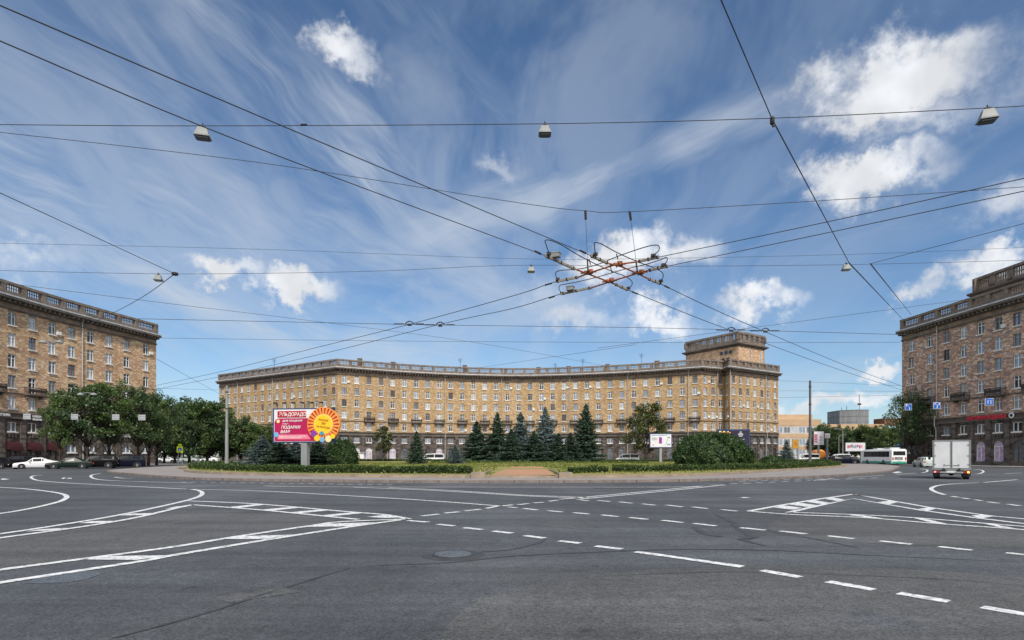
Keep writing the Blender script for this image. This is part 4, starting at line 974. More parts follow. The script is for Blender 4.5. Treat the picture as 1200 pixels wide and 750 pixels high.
def tree_meshes(h, rad, m, seed, clumps=26, leaves=330, leaf=.2, low=.34, lean=0.0, sparse=.75):
    """broadleaf tree: tapered trunk, limbs, crown of leaf clumps at the limb ends"""
    rnd = random.Random(seed); rg = np.random.default_rng(seed); b = MB()
    top = h * .82; tr = .022 * h
    spine = [Vector((lean * t_ * t_ + .15 * math.sin(3 * t_ + seed), .12 * math.sin(4 * t_ + seed * 2), top * t_)) for t_ in np.linspace(0, 1, 8)]
    b.tube([tuple(p) for p in spine], [tr * (1.25 if i == 0 else 1 - .85 * i / 7) for i in range(8)], 8)
    cs = []
    for k in range(clumps):
        u_ = (k + .5) / clumps; z = h * (low + (1 - low) * u_ ** .9 * .93); prof = math.sin(math.pi * min(1, (.16 + .84 * (z / h - low) / (1 - low))) ** .8) ** .6
        a = k * 2.4 + rnd.uniform(-.5, .5); rr = rad * prof * rnd.uniform(.35, .95)
        tip = Vector((rr * math.cos(a), rr * math.sin(a), z)) + spine[min(7, int(7 * z / h))] * 1.0 * Vector((1, 1, 0)).x * 0
        sp = spine[min(7, int(7 * z / h * .85))]; tip.x += sp.x; tip.y += sp.y
        st = spine[max(1, min(6, int(7 * (z / h) * .62)))]; mid = st.lerp(tip, .5); mid.z += rnd.uniform(-.1, .25)
        b.tube([tuple(st), tuple(mid), tuple(tip)], [tr * .35, tr * .2, tr * .05], 5)
        cs.append((tip, rad * rnd.uniform(.20, .34)))
        for q in range(2):
            t2 = tip + Vector((rnd.uniform(-1, 1), rnd.uniform(-1, 1), rnd.uniform(-.5, .7))) * rad * .35; cs.append((t2, rad * rnd.uniform(.12, .24)))
            b.tube([tuple(mid), tuple(t2)], [tr * .12, tr * .03], 4)
    pts = []
    for c_, r_ in cs:
        n_ = int(leaves * (r_ / (rad * .33)) ** 2)
        d = rg.normal(size=(n_, 3)); d /= np.linalg.norm(d, axis=1)[:, None]; q = r_ * rg.uniform(.25, 1.08, n_)[:, None] ** sparse
        d[:, 2] *= .72; pts.append(np.array(c_) + d * q)
    return b.mesh('trunk', M['bark'], smooth=True), soup('crown', np.concatenate(pts), leaf, m, .5, 1.0)
TREES = {
 'linden': tree_meshes(11.0, 3.6, M['leaf'], 3, 30, 240, .15, .36), 'linden_b': tree_meshes(11.0, 3.6, M['leaf_dark'], 8, 30, 230, .15, .34),
 'dark': tree_meshes(12.0, 5.0, M['leaf_dark'], 14, 34, 330, .2, .18), 'dark_b': tree_meshes(12.0, 5.2, M['leaf'], 19, 34, 320, .2, .16),
 'olive': tree_meshes(10.0, 3.7, M['leaf_olive'], 23, 28, 240, .16, .2), 'airy': tree_meshes(12.5, 4.6, M['leaf_dark'], 31, 34, 190, .15, .36, .6, .5),
 'thin': tree_meshes(9.0, 2.2, M['leaf_olive'], 37, 20, 150, .15, .3)}
def tree(kind, px, D_, topy, label, group=None, zb=0.0, wide=1.0, rz=0.0, name='tree'):
    tm, cm_ = TREES[kind]; hh = {'linden': 11, 'linden_b': 11, 'dark': 12, 'dark_b': 12, 'olive': 10, 'airy': 12.5, 'thin': 9}[kind]
    p = at(px, D_, zb); o = empty(name, p, rz, label, 'tree', group)
    H_ = CH + (HY - topy) * D_ / F - zb; s_ = H_ / hh; o.scale = (s_ * wide, s_ * wide, s_)
    place('trunk', tm, o); place('crown', cm_, o); return o
# avenue in front of the left block
for i, (px, D_, ty, kind, w_, lb_) in enumerate([
    (70, 76, 462, 'linden', .72, 'street linden with leaning trunk left of the twin hanging lamps'), (101, 78, 451, 'linden_b', 1.0, 'bushy linden beside the grey drainpipe behind the dark green car'),
    (128, 80, 449, 'linden', 1.0, 'linden with a wide green crown behind the black off-roader'), (163, 84, 455, 'linden_b', .9, 'linden standing before the corner of the tan block'),
    (174, 88, 464, 'linden', .85, 'slimmer linden just right of the tan block corner'), (184, 93, 462, 'airy', .8, 'loose twiggy tree whose top stands against the sky by the tan block')]):
    tree(kind, px, D_, ty, lb_, 'street trees before the tan block', .13, w_, i * 1.3)
for i, (px, D_, ty, kind, w_, lb_) in enumerate([
    (204, 118, 474, 'dark', .9, 'dark tree above the yellow crossing sign'), (222, 124, 471, 'dark_b', 1.0, 'green tree between the crossing sign and the lamp pole'),
    (243, 128, 470, 'dark', 1.0, 'tall dense tree left of the tall lamp pole'), (262, 132, 480, 'dark_b', .95, 'tree directly behind the tall lamp pole'),
    (283, 136, 494, 'dark', 1.1, 'low dense tree right of the tall lamp pole'), (305, 130, 497, 'dark_b', 1.1, 'low tree behind the left edge of the big billboard'),
    (192, 135, 486, 'dark_b', 1.0, 'distant tree in the gap beside the tan block')]):
    tree(kind, px, D_, ty, lb_, 'trees closing the street on the left', 0, w_, i * .9 + .4)
tree('olive', 758, 128, 474, 'broad olive green tree above the small white billboard', None, .3, 1.0, .7)
tree('thin', 449, 112, 499, 'thin sparse tree in front of the arched poster windows', None, .3, 1.15, .7)
tree('airy', 1069, 106, 460, 'loose dark tree at the corner of the reddish block behind the bus', None, .13, .80, 2.2)
for i, (px, D_, ty, kind, w_, lb_) in enumerate([
    (962, 205, 498, 'dark_b', .8, 'far tree just right of the bare pole'), (974, 196, 500, 'dark', .9, 'far tree behind the white vertical billboard'), (989, 200, 501, 'dark_b', .9, 'far tree behind the thin lamp post'),
    (1003, 192, 502, 'dark', .9, 'far tree above the low wide billboard'), (1018, 188, 499, 'dark_b', .95, 'far tree above the front of the bus'), (1032, 180, 501, 'dark', 1.0, 'far tree above the middle of the bus'),
    (1046, 170, 500, 'dark_b', 1.0, 'far tree above the rear of the bus')]):
    tree(kind, px, D_, ty, lb_, 'trees before the office building', 0, w_, i * 1.1)

def spruce_meshes(m, seed, h=9.0, rad=2.1, bare=.2, skirt=.04):
    rnd = random.Random(seed); rg = np.random.default_rng(seed); b = MB()
    b.tube([(0, 0, 0), (0.03, 0, h * .5), (0, 0, h * .97)], [.16, .09, .02], 7); pts = []
    lv = 34
    for k in range(lv):
        t_ = k / lv; z = h * (skirt + (1 - skirt) * t_ ** .95); r_ = rad * (1 - t_) ** .86 * rnd.uniform(.74, 1.14) + .08
        nb_ = max(5, int(11 * (1 - t_) + 5))
        for j in range(nb_):
            a = 2 * math.pi * (j + rnd.random() * .7) / nb_ + k; L_ = r_ * rnd.uniform(.50, 1.20); dr = .22 + .25 * (1 - t_)
            n_ = int(16 + 46 * L_); u_ = rg.uniform(.1, 1, n_) ** .8; w_ = (1.08 - u_) * .42 * L_ * rg.uniform(-1, 1, n_)
            x = L_ * u_; zz_ = z - dr * L_ * u_ + .16 * L_ * u_ ** 3 + rg.normal(0, .045, n_) - .12 * np.abs(w_)
            pts.append(np.stack([x * math.cos(a) - w_ * math.sin(a), x * math.sin(a) + w_ * math.cos(a), zz_], 1))
            if L_ > .6: b.tube([(0, 0, z), (L_ * .8 * math.cos(a), L_ * .8 * math.sin(a), z - dr * L_ * .7)], [.025, .01], 4)
    d = rg.uniform(0, 1, (60, 1)); pts.append(np.concatenate([rg.normal(0, .04, (60, 2)), h * .95 + d * h * .06], 1))
    return b.mesh('trunk', M['bark']), soup('crown', np.concatenate(pts), .085, m, 1.0, 1.5)
SPR = {'g1': spruce_meshes(M['needle'], 1), 'g2': spruce_meshes(M['needle'], 2, 9, 2.4), 'b1': spruce_meshes(M['needle_blue'], 3, 9, 2.2), 'b2': spruce_meshes(M['needle_blue'], 4, 9, 2.6)}
def spruce(kind, px, D_, topy, wpx, label, group, zb=.62):
    tm, cm_ = SPR[kind]; o = empty('spruce_tree', at(px, D_, zb), random.random() * 6, label, 'spruce', group); o.rotation_euler[0] = random.uniform(-.03, .03); o.rotation_euler[1] = random.uniform(-.03, .03)
    H_ = CH + (HY - topy) * D_ / F - zb; s_ = H_ / 9.0; r0 = {'g1': 2.1, 'g2': 2.4, 'b1': 2.2, 'b2': 2.6}[kind]; wr = 1.45 * (wpx / 2 * D_ / F) / r0
    o.scale = (wr, wr, s_); place('trunk', tm, o); place('crown', cm_, o)
g_ = 'spruces in the middle of the island'
for a in [('g1', 558, 96, 494, 33, 'dark spruce at the left end of the central row'), ('g2', 582, 94, 484, 34, 'tall dark spruce second from the left in the central row'),
          ('g2', 599, 86, 503, 30, 'low dark spruce in front between two tall ones left of centre'), ('b1', 610, 97, 483.5, 35, 'tall blue spruce left of the path axis'), ('g2', 627, 88, 505, 30, 'low dark spruce squeezed between the two blue spruces'),
          ('b2', 640, 95, 477.5, 36, 'tallest blue spruce at the centre of the island'), ('g1', 654, 88, 508, 26, 'short dark spruce just right of the tallest blue spruce'), ('g2', 668, 90, 507, 28, 'short dark spruce left of the tallest green spruce'),
          ('g1', 685, 93, 474, 34, 'tallest green spruce at the right end of the central row')]: spruce(*a, g_)
spruce('g1', 488, 68, 505, 20, 'narrow young spruce standing alone on the lawn left of centre', None, .55)
spruce('b1', 534, 68, 521, 19, 'smallest blue spruce on the lawn beside the end of the front hedge', None, .55)
spruce('b1', 921, 92, 516, 17, 'small spruce near the bare pole on the right of the island', None, .5)
g_ = 'spruces under the big billboard'
for a in [('b2', 308, 66, 510, 40, 'bluish spruce left of the big billboard panel'), ('g2', 327, 62, 514, 40, 'wide low spruce under the left end of the billboard'), ('b2', 347, 65, 517, 38, 'bluish spruce directly behind the billboard leg'),
          ('g2', 372, 63, 516, 40, 'green spruce right of the billboard leg')]: spruce(*a, g_, .5)
def bush(px, D_, wpx, topy, m, label, n_=5200, leaf=.11, zb=.5, seed=0):
    rg = np.random.default_rng(seed); w = wpx * D_ / F; H_ = CH + (HY - topy) * D_ / F - zb; b = MB()
    for k in range(9): a = k * .7; b.tube([(0, 0, 0), (w * .15 * math.cos(a), w * .15 * math.sin(a), H_ * .4), (w * .32 * math.cos(a), w * .28 * math.sin(a), H_ * .75)], [.07, .05, .02], 5)
    d = rg.normal(size=(n_, 3)); d[:, 2] = np.abs(d[:, 2]); d /= np.linalg.norm(d, axis=1)[:, None]
    r = (np.abs(d[:, 0]) ** 2.7 + np.abs(d[:, 1]) ** 2.7 + np.abs(d[:, 2]) ** 2.7) ** (-1 / 2.7)
    az = np.arctan2(d[:, 1], d[:, 0]); lump = 1 + .02 + .08 * np.sin(5 * az + seed) * np.sin(4 * d[:, 2] + 1) + .07 * np.sin(11 * az + 2) * np.cos(9 * d[:, 2]) + .045 * np.sin(23 * az) * np.cos(17 * d[:, 2] + 1)
    q = r * lump * (1 - .16 * rg.uniform(0, 1, n_) ** 2 + rg.normal(0, .012, n_)); p = d * q[:, None] * np.array([w * .5, w * .42, H_ * .98]); low_ = p[:, 2] < H_ * .3; p[low_, :2] *= (.90 + .10 * p[low_, 2] / (H_ * .3))[:, None]
    o = empty('bush', at(px, D_, zb), 0, label, 'bush'); place('stems', b.mesh('stems', M['bark']), o); place('foliage', soup('foliage', p, leaf, m, .3, nrm=d * .8), o)
M['bushleaf'] = leafmat('glossy_bush_leaves', (.014, .036, .010), (.034, .074, .018), (.08, .14, .034), 1.6, .25)
bush(834, 62, 83, 510, M['bushleaf'], 'large round dark green bush right of the small white billboard', 46000, .085, seed=4)
bush(400, 64, 36, 517, M['bushleaf'], 'dark rounded bush under the sun disc of the big billboard', 20000, .08, seed=6)
bush(905, 76, 20, 534.5, M['bushleaf'], 'low dark bush between the round bush and the small spruce', 4000, .09, seed=8)

def hedge(label, pts, w, h, z, dens, m, group='clipped hedges of the island', leaf=.06):
    P = catmull([Vector((x, y, 0)) for x, y in pts], 6) if len(pts) > 2 else [Vector((x, y, 0)) for x, y in pts]
    o = empty('hedge', (P[0].x, P[0].y, z), 0, label, 'hedge', group); acc_ = []
    core = MB(); 
    for a_, c2_ in zip(P, P[1:]):
        L_ = (c2_ - a_).length; d = (c2_ - a_).normalized(); nn = Vector((-d.y, d.x, 0)); k = int(dens * L_ * (w + 2 * h))
        s_ = RNG.uniform(0, L_, k); per = RNG.uniform(0, w + 2 * h, k); off = np.where(per < h, -w / 2, np.where(per < h + w, per - h - w / 2, w / 2)); zz_ = np.where(per < h, per, np.where(per < h + w, h, per - h - w))
        off = off + RNG.normal(0, .045, k); zz_ = zz_ + RNG.normal(0, .04, k) + .05 * np.sin(s_ * 1.7 + a_.x) + .03 * np.sin(s_ * 4.3)
        acc_.append(np.stack([a_.x - P[0].x + d.x * s_ + nn.x * off, a_.y - P[0].y + d.y * s_ + nn.y * off, np.maximum(zz_, .02)], 1))
        core.beam((a_.x - P[0].x, a_.y - P[0].y, h * .45), (c2_.x - P[0].x, c2_.y - P[0].y, h * .45), w - .16, h * .8)
    place('branches', core.mesh('branches', M['hedgecore']), o); place('foliage', soup('foliage', np.concatenate(acc_), leaf, m, .4), o)
M['hedgecore'] = mat('hedge_inside', (.02, .03, .012), 1)
def gp(px, D_): return ((px - 600) * D_ / F, D_)
hedge('long clipped front hedge below the big billboard', [gp(228, 58), gp(262, 50.2), gp(330, 44.8), gp(430, 41.8), gp(552, 40.4)], 1.1, .46, .36, 330, M['hedge'])
hedge('short clipped hedge right of the red path', [gp(668, 40.8), gp(710, 41.8)], .9, .42, .36, 330, M['hedge'])
hedge('clipped front hedge sweeping round below the round bush', [gp(721, 42.6), gp(760, 43.8), gp(820, 47.4), gp(900, 56.5), gp(945, 66), gp(980, 80)], 1.1, .46, .36, 300, M['hedge'])
hedge('second low hedge running behind the lamp pole', [gp(238, 80), gp(300, 74), gp(400, 72)], .8, .35, .5, 160, M['hedge'], leaf=.08)
hedge('bright low hedge across the back of the lawn in front of the spruces', [gp(505, 78), gp(560, 79), gp(640, 79), (12, 79), gp(760, 78)], .9, .22, .62, 150, M['hedge_top'], leaf=.08)
hedge('low hedge beyond the round bush on the right', [gp(880, 84), gp(920, 90), gp(972, 100)], .9, .5, .5, 150, M['hedge'], leaf=.08)
hedge('low hedge behind the small white billboard', [gp(700, 100), gp(760, 98), gp(800, 98)], .9, .35, .6, 130, M['hedge'], leaf=.08)
hedge('far hedge in front of the arched poster windows', [gp(410, 112), gp(450, 114), gp(545, 116)], .9, .55, .4, 110, M['hedge'], leaf=.1)
# loose grass on the lawn
k = 60000; th = RNG.uniform(0, 2 * np.pi, k)
bx = np.array([p[0] for p in bi]); by = np.array([p[1] for p in bi]); idx = RNG.integers(0, len(bi), k); q = np.sqrt(RNG.uniform(0, 1, k))
gx = ctr.x + (bx[idx] - ctr.x) * q + RNG.normal(0, .8, k); gy = ctr.y + (by[idx] - ctr.y) * q + RNG.normal(0, .8, k); near = (gy < 84) & (q < .985) & ~((gx > -1.2) & (gx < 2.9) & (gy < 52))
gz = np.interp(q, [.05, .3, .6, .82, .95, 1], [.69, .68, .66, .60, .46, .346])
C_ = np.stack([gx, gy, gz + .04], 1)[near]
o = place('grass', soup('grass', C_, .075, M['grassb'], -.2, 1.0)); o['kind'] = 'stuff'

# ---------------------------------------------------------------- vehicles
M['tyre'] = mat('tyre', (.02, .02, .02), .9); M['rim'] = mat('alloy_rim', (.5, .5, .52), .35, .8); M['carglass'] = mat('tinted_car_glass', (.012, .014, .018), .16, spec=.3)
M['white_paint'] = mat('white_car_paint', (.72, .73, .74), .3, spec=.6, var=(.66, .67, .68)); M['black_paint'] = mat('black_car_paint', (.006, .006, .008), .4, spec=.05)
M['green_paint'] = mat('dark_green_car_paint', (.008, .018, .014), .35, spec=.2); M['silver_paint'] = mat('silver_green_car_paint', (.50, .56, .52), .35, .2); M['navy_paint'] = mat('navy_car_paint', (.007, .009, .02), .4, spec=.05)
M['orange_paint'] = mat('orange_paint', (.62, .15, .035), .4, var=(.7, .34, .04), scale=1.2); M['grey_paint'] = mat('grey_car_paint', (.12, .13, .14), .3, .4)
M['lamp_red'] = mat('red_lamp_glass', (.45, .02, .015), .3); M['lamp_clear'] = mat('clear_lamp_glass', (.75, .76, .78), .15, spec=.8); M['plate'] = mat('number_plate', (.75, .75, .74), .5)
M['chrome'] = mat('chrome', (.6, .6, .6), .2, .9); M['darkplastic'] = mat('dark_plastic', (.03, .03, .032), .7); M['lamp_amber'] = mat('amber_lamp_lit', (.9, .35, .05), .4, emit=(1, .45, .08, 2.2))
def wheel(root, x, y, r, w=.22):
    s_ = 1 if y > 0 else -1; o = MB().lathe([(r * .55, -w / 2), (r * .93, -w / 2), (r, -w / 2 + .04), (r, w / 2 - .04), (r * .93, w / 2), (r * .55, w / 2)], 20, axis='y').build('wheel', M['tyre'], root); o.location = (x, y, r)
    b = MB(); b.lathe([(.06, s_ * w * .48), (r * .62, s_ * w * .46)] if s_ > 0 else [(r * .62, s_ * w * .46), (.06, s_ * w * .48)], 16, axis='y')
    for k in range(5):
        a = k * 2 * math.pi / 5; b.beam((0, s_ * w * .50, 0), (r * .58 * math.cos(a), s_ * w * .50, r * .58 * math.sin(a)), .07, .03)
    q = b.build('rim', M['rim'], o)
PROFILES = {  # stations: x fraction (0 front), z belt, z top, half width fraction at top
 'sedan': (4.8, 1.84, [(0, .50, .62, .86), (.03, .62, .72, .92), (.28, .82, .90, .90), (.42, .90, 1.40, .70), (.62, .92, 1.44, .70), (.80, .93, 1.12, .72), (.86, .93, 1.02, .86), (.98, .88, .96, .88), (1, .60, .70, .86)], .33),
 'coupe': (4.7, 1.86, [(0, .46, .58, .86), (.03, .60, .70, .92), (.30, .80, .88, .90), (.46, .86, 1.36, .66), (.60, .88, 1.38, .66), (.84, .90, 1.05, .74), (.98, .84, .92, .88), (1, .55, .66, .86)], .34),
 'suv': (4.7, 1.88, [(0, .65, .85, .9), (.03, .85, .98, .93), (.25, 1.00, 1.12, .90), (.36, 1.08, 1.66, .76), (.60, 1.10, 1.74, .76), (.93, 1.10, 1.66, .74), (.99, 1.00, 1.16, .88), (1, .70, .90, .88)], .38),
 'wagon': (4.5, 1.75, [(0, .50, .62, .86), (.03, .66, .74, .92), (.26, .84, .92, .90), (.40, .90, 1.40, .72), (.62, .92, 1.46, .72), (.93, .92, 1.38, .70), (.99, .88, 1.0, .86), (1, .6, .72, .86)], .31),
 'van': (5.2, 2.0, [(0, .70, .9, .9), (.03, .95, 1.05, .93), (.14, 1.1, 1.25, .90), (.26, 1.2, 2.05, .82), (.6, 1.2, 2.15, .83), (.97, 1.2, 2.1, .82), (1, .8, 1.0, .9)], .36)}
def car(kind, paint, loc, heading, label, group=None, name='parked_car', cat='car', plate=True):
    """heading: direction (degrees, 0 = +X) the bonnet points to"""
    L_, Wd, st, wr = PROFILES[kind]; hw = Wd / 2
    root = empty(name, loc, R(heading), label, cat, group)
    b = MB(); rings = []
    for fx, zb_, zt_, tw_ in st:
        x = L_ / 2 - fx * L_; e_ = .90 if fx in (0, 1) else 1.0; zlo = .22
        rings.append([(x, -hw * e_ * .93, zlo), (x, -hw * e_, zlo + .22), (x, -hw * e_, zb_ - .12), (x, -hw * e_ * .96, zb_), (x, -hw * tw_, zt_ - .02), (x, -hw * tw_ * .6, zt_ + .03),
                      (x, hw * tw_ * .6, zt_ + .03), (x, hw * tw_, zt_ - .02), (x, hw * e_ * .96, zb_), (x, hw * e_, zb_ - .12), (x, hw * e_, zlo + .22), (x, hw * e_ * .93, zlo)])
    m_ = len(rings[0]); i0 = 0
    for r_ in rings: b.v += r_
    for k in range(len(rings) - 1):
        for j in range(m_):
            j2 = (j + 1) % m_; b.f.append((k * m_ + j, (k + 1) * m_ + j, (k + 1) * m_ + j2, k * m_ + j2)); b.m.append(0)
    b.f.append(tuple(range(m_))); b.m.append(0); b.f.append(tuple((len(rings) - 1) * m_ + j for j in range(m_))[::-1]); b.m.append(0)
    ax = (L_ * .31, -L_ * .29)
    b.build('body', paint, root)
    g = MB()
    for a in ax:
        for s_ in (-1, 1): g.lathe([(wr + .07, s_ * hw - .10 * s_ - .005), (wr + .07, s_ * (hw + .006))] if s_ > 0 else [(wr + .07, s_ * (hw + .006)), (wr + .07, s_ * hw - .10 * s_ - .005)], 18, c=(a, 0, wr), axis='y')
    g.box((0, 0, .24), (L_ * .9, Wd * .9, .12)); g.build('wheel_arch', M['darkplastic'], root)
    # glass band a few millimetres proud of the body
    gl = MB(); n_ = len(st)
    def lift(p, o): return (p[0], p[1] + (o if p[1] > 0 else -o), p[2])
    for k in range(n_ - 1):
        a, c2_ = rings[k], rings[k + 1]
        ta, tb_ = st[k][2] - st[k][1], st[k + 1][2] - st[k + 1][1]
        if max(ta, tb_) > .25:
            for (lo_, hi_) in ((3, 4), (8, 7)):
                def mix(p, q, f_): return tuple(p[i] * (1 - f_) + q[i] * f_ for i in range(3))
                fa, fb = (.86 if ta > .25 else .3), (.86 if tb_ > .25 else .3)
                pts = [mix(a[lo_], a[hi_], .1), mix(c2_[lo_], c2_[hi_], .1), mix(c2_[lo_], c2_[hi_], fb), mix(a[lo_], a[hi_], fa)]
                # leave pillars between panes
                cxm = [sum(p[i] for p in pts) / 4 for i in range(3)]
                pts = [tuple(cxm[i] + (p[i] - cxm[i]) * (.93 if i == 0 else 1) for i in range(3)) for p in pts]
                gl.poly([lift(p, .008) for p in pts])
            if (ta > .25) != (tb_ > .25):   # windscreen, rear screen
                q = [a[5], a[6], c2_[6], c2_[5]] if True else None
                q = [a[4], a[7], c2_[7], c2_[4]]; cxm = [sum(p[i] for p in q) / 4 for i in range(3)]
                gl.poly([(cxm[0] + (p[0] - cxm[0]) * .86, p[1] * .88, cxm[2] + (p[2] - cxm[2]) * .86 + .045) for p in q])
    gl.build('windows', M['carglass'], root)
    for s_ in (-1, 1):
        for a in ax: wheel(root, a, s_ * (hw - .10), wr)
        h_ = st[1][1] - .06
        MB().box((L_ / 2 - .07, s_ * hw * .70, h_), (.12, hw * .40, .13)).build('headlight', M['lamp_clear'], root)
        MB().box((-L_ / 2 + .05, s_ * hw * .74, st[-2][1] - .10), (.12, hw * .34, .17)).build('taillight', M['lamp_red'], root)
        mr_ = MB().box((L_ * .5 - L_ * .36, s_ * (hw + .09), st[2][1] + .12), (.12, .18, .12)).build('mirror', paint, root)
    MB().box((L_ / 2 + .01, 0, st[1][1] - .20), (.06, hw * .9, .18)).build('grille', M['darkplastic'], root)
    if plate:
        MB().box((L_ / 2 + .03, 0, .42), (.03, .52, .11)).build('plate', M['plate'], root); MB().box((-L_ / 2 - .02, 0, .62), (.03, .52, .11)).build('plate', M['plate'], root)
    return root
gk = 'cars parked along the left kerb'
car('sedan', M['black_paint'], at(-2, 72), -8, 'black sedan cut by the left edge of the photo', gk)
car('suv', M['black_paint'], at(24, 80), 192, 'black off-roader parked behind the white sedan', gk)
car('sedan', M['white_paint'], at(43, 73), 216, 'white sedan parked facing left among the black cars', gk).scale = (.94, .97, .97)
car('sedan', M['green_paint'], at(82, 73.5), 208, 'dark green sedan right of the white sedan', gk)
car('suv', M['black_paint'], at(113, 76), 210, 'black off-roader between the dark green sedan and another black one', gk)
car('suv', M['navy_paint'], at(147, 79), 212, 'dark off-roader last in the row nearest the corner', gk)
gk = 'cars far off beyond the island'
for px, D_, kd, pt_, hd, lb_ in [(196, 150, 'sedan', 'white_paint', 10, 'white sedan glimpsed behind the lindens at the corner'), (222, 158, 'wagon', 'silver_paint', 5, 'silver car glimpsed right of the crossing sign'), (246, 160, 'sedan', 'white_paint', 185, 'white car in the shade left of the lamp pole'),
    (898, 122, 'sedan', 'black_paint', 185, 'dark car beyond the hedge by the corner of the long block'), (945, 128, 'van', 'white_paint', 188, 'white minibus behind the bare pole'), (931, 135, 'wagon', 'white_paint', 190, 'white car left of the white minibus'),
    (970, 138, 'sedan', 'navy_paint', 200, 'navy car behind the dark off-roader'), (990, 112, 'suv', 'navy_paint', -12, 'dark off-roader driving between the island and the bus'), (984, 150, 'van', 'white_paint', 190, 'white van roof seen above the dark off-roader'),
    (1000, 160, 'sedan', 'grey_paint', 185, 'grey car in front of the low wide billboard'), (1012, 165, 'sedan', 'white_paint', 185, 'white car at the nose of the bus'), (507, 124, 'van', 'white_paint', 178, 'white van beside the narrow young spruce'), (735, 132, 'van', 'white_paint', 178, 'white minibus at the foot of the long block')]:
    car(kd, M[pt_], at(px, D_), hd, lb_, gk, plate=False)
car('wagon', M['silver_paint'], at(1083, 84), 72, 'silver green estate car ahead of the box truck', None, 'driving_car')
car('van', M['black_paint'], at(1085, 112), 80, 'dark van just beyond the silver estate car', None, 'driving_car', 'van')
# orange tanker truck
t_ = empty('tanker_truck', at(957.5, 140), R(72), 'orange tanker truck behind the bare pole', 'truck')
MB().box((-1.2, 0, .8), (6.6, 2.2, .5)).build('chassis', M['darkplastic'], t_)
b = MB(); b.tube([(-4.4, 0, 2.0), (-4.2, 0, 2.0), (1.4, 0, 2.0), (1.6, 0, 2.0)], [.8, 1.15, 1.15, .8], 16); b.build('tank', M['orange_paint'], t_, smooth=False)
b = MB(); b.box((2.9, 0, 1.9), (1.9, 2.2, 1.9)); b.build('cab', M['orange_paint'], t_)
MB().box((3.87, 0, 2.3), (.03, 1.9, .7)).build('windscreen', M['carglass'], t_)
for x in (2.8, -2.2, -3.4):
    for s_ in (-1, 1): wheel(t_, x, s_ * 1.0, .48, .3)
# box truck seen from behind
t_ = empty('box_truck', at(1115.0, 40.2), R(-36), 'white box truck seen from behind with closed rear doors', 'truck')
M['truck_white'] = mat('dusty_white_truck_panel', (.66, .67, .68), .5, var=(.54, .55, .56), scale=.8); M['truck_frame'] = mat('aluminium_edge', (.30, .31, .31), .5, .4, var=(.18, .19, .19), scale=2)
bw, z0, z1, ln = 2.10, .68, 2.68, 3.4
b = MB(); b.box((0, ln / 2 + .03, (z0 + z1) / 2), (bw - .02, ln, z1 - z0)); b.build('cargo_box', M['truck_white'], t_)
b = MB(); 
for s_ in (-1, 1): b.box((s_ * (bw / 2 - .04), 0, (z0 + z1) / 2), (.11, .10, z1 - z0 + .06)); b.box((s_ * (bw / 2 - .02), ln / 2 + .06, z1), (.07, ln, .07)); b.box((s_ * (bw / 2 - .02), ln / 2 + .06, z0), (.07, ln, .09))
b.box((0, 0, z1 - .01), (bw - .19, .10, .10)); b.box((0, 0, z0 - .01), (bw - .19, .10, .12)); b.build('frame', M['truck_frame'], t_)
for s_ in (-1, 1):
    d = MB().box((s_ * (bw / 4 - .02), -.01, (z0 + z1) / 2 + .02), (bw / 2 - .12, .05, z1 - z0 - .16)).build('door', M['truck_white'], t_)
    h_ = MB(); h_.tube([(s_ * .08, -.06, z0 + .28), (s_ * .36, -.06, z0 + .28)], .014, 6); h_.tube([(s_ * .36, -.05, z0 + .23), (s_ * .42, -.06, z0 + .25), (s_ * .42, -.06, z0 + .33), (s_ * .36, -.05, z0 + .35)], .012, 6); h_.build('handle', M['iron'], d)
    for zh in (z0 + .35, z0 + .95, z1 - .3): MB().box((s_ * (bw / 2 - .10), -.055, zh), (.14, .03, .06)).build('hinge', M['truck_frame'], d)
    MB().box((s_ * .035, -.05, (z0 + z1) / 2), (.04, .03, z1 - z0 - .1)).build('lock_bar', M['truck_frame'], d)
b = MB(); b.box((-.42, 2.2, .66), (.12, 5.4, .16)); b.box((.42, 2.2, .66), (.12, 5.4, .16)); b.box((0, .5, .68), (2.0, .08, .10)); b.box((0, 1.2, .5), (1.6, .12, .12)); b.box((0, .6, .50), (1.5, .08, .30)); b.lathe([(.05, .8), (.2, .9), (.2, 1.3), (.05, 1.4)], 10, axis='y', c=(0, 0, .42)); b.build('chassis', M['darkplastic'], t_)
MB().box((0, -.02, .48), (1.30, .10, .12)).build('bumper', M['chrome'], t_); MB().box((0, -.08, .52), (.56, .03, .13)).build('plate', M['plate'], t_)
for s_ in (-1, 1):
    MB().box((s_ * .86, -.02, .50), (.36, .08, .15)).build('taillight', M['lamp_red'], t_); MB().box((s_ * .92, -.065, .50), (.12, .02, .12)).build('indicator', M['lamp_amber'] if s_ > 0 else M['lamp_clear'], t_)
    MB().box((s_ * .84, .12, .40), (.42, .03, .42)).build('mudflap', M['darkplastic'], t_)
    wheel(t_, 0, s_, .36, .34); w_ = t_.children[-1]; w_.rotation_euler = (0, 0, R(90)); w_.location = (s_ * .82, .75, .36)
    wheel(t_, 0, s_, .36, .24); w_ = t_.children[-1]; w_.rotation_euler = (0, 0, R(90)); w_.location = (s_ * .80, 4.1, .36)
    mr_ = MB(); mr_.tube([(s_ * .90, 4.3, 1.5), (s_ * 1.22, 4.2, 1.55)], .015, 5); mr_.box((s_ * 1.26, 4.2, 1.5), (.16, .06, .34)); mr_.build('mirror', M['darkplastic'], t_)
b = MB(); b.box((0, 4.3, 1.15), (1.85, 1.4, 1.0)); b.box((0, 4.15, 1.8), (1.65, 1.0, .46)); b.box((0, 5.3, .9), (1.75, .8, .55)); b.build('cab', M['truck_white'], t_)
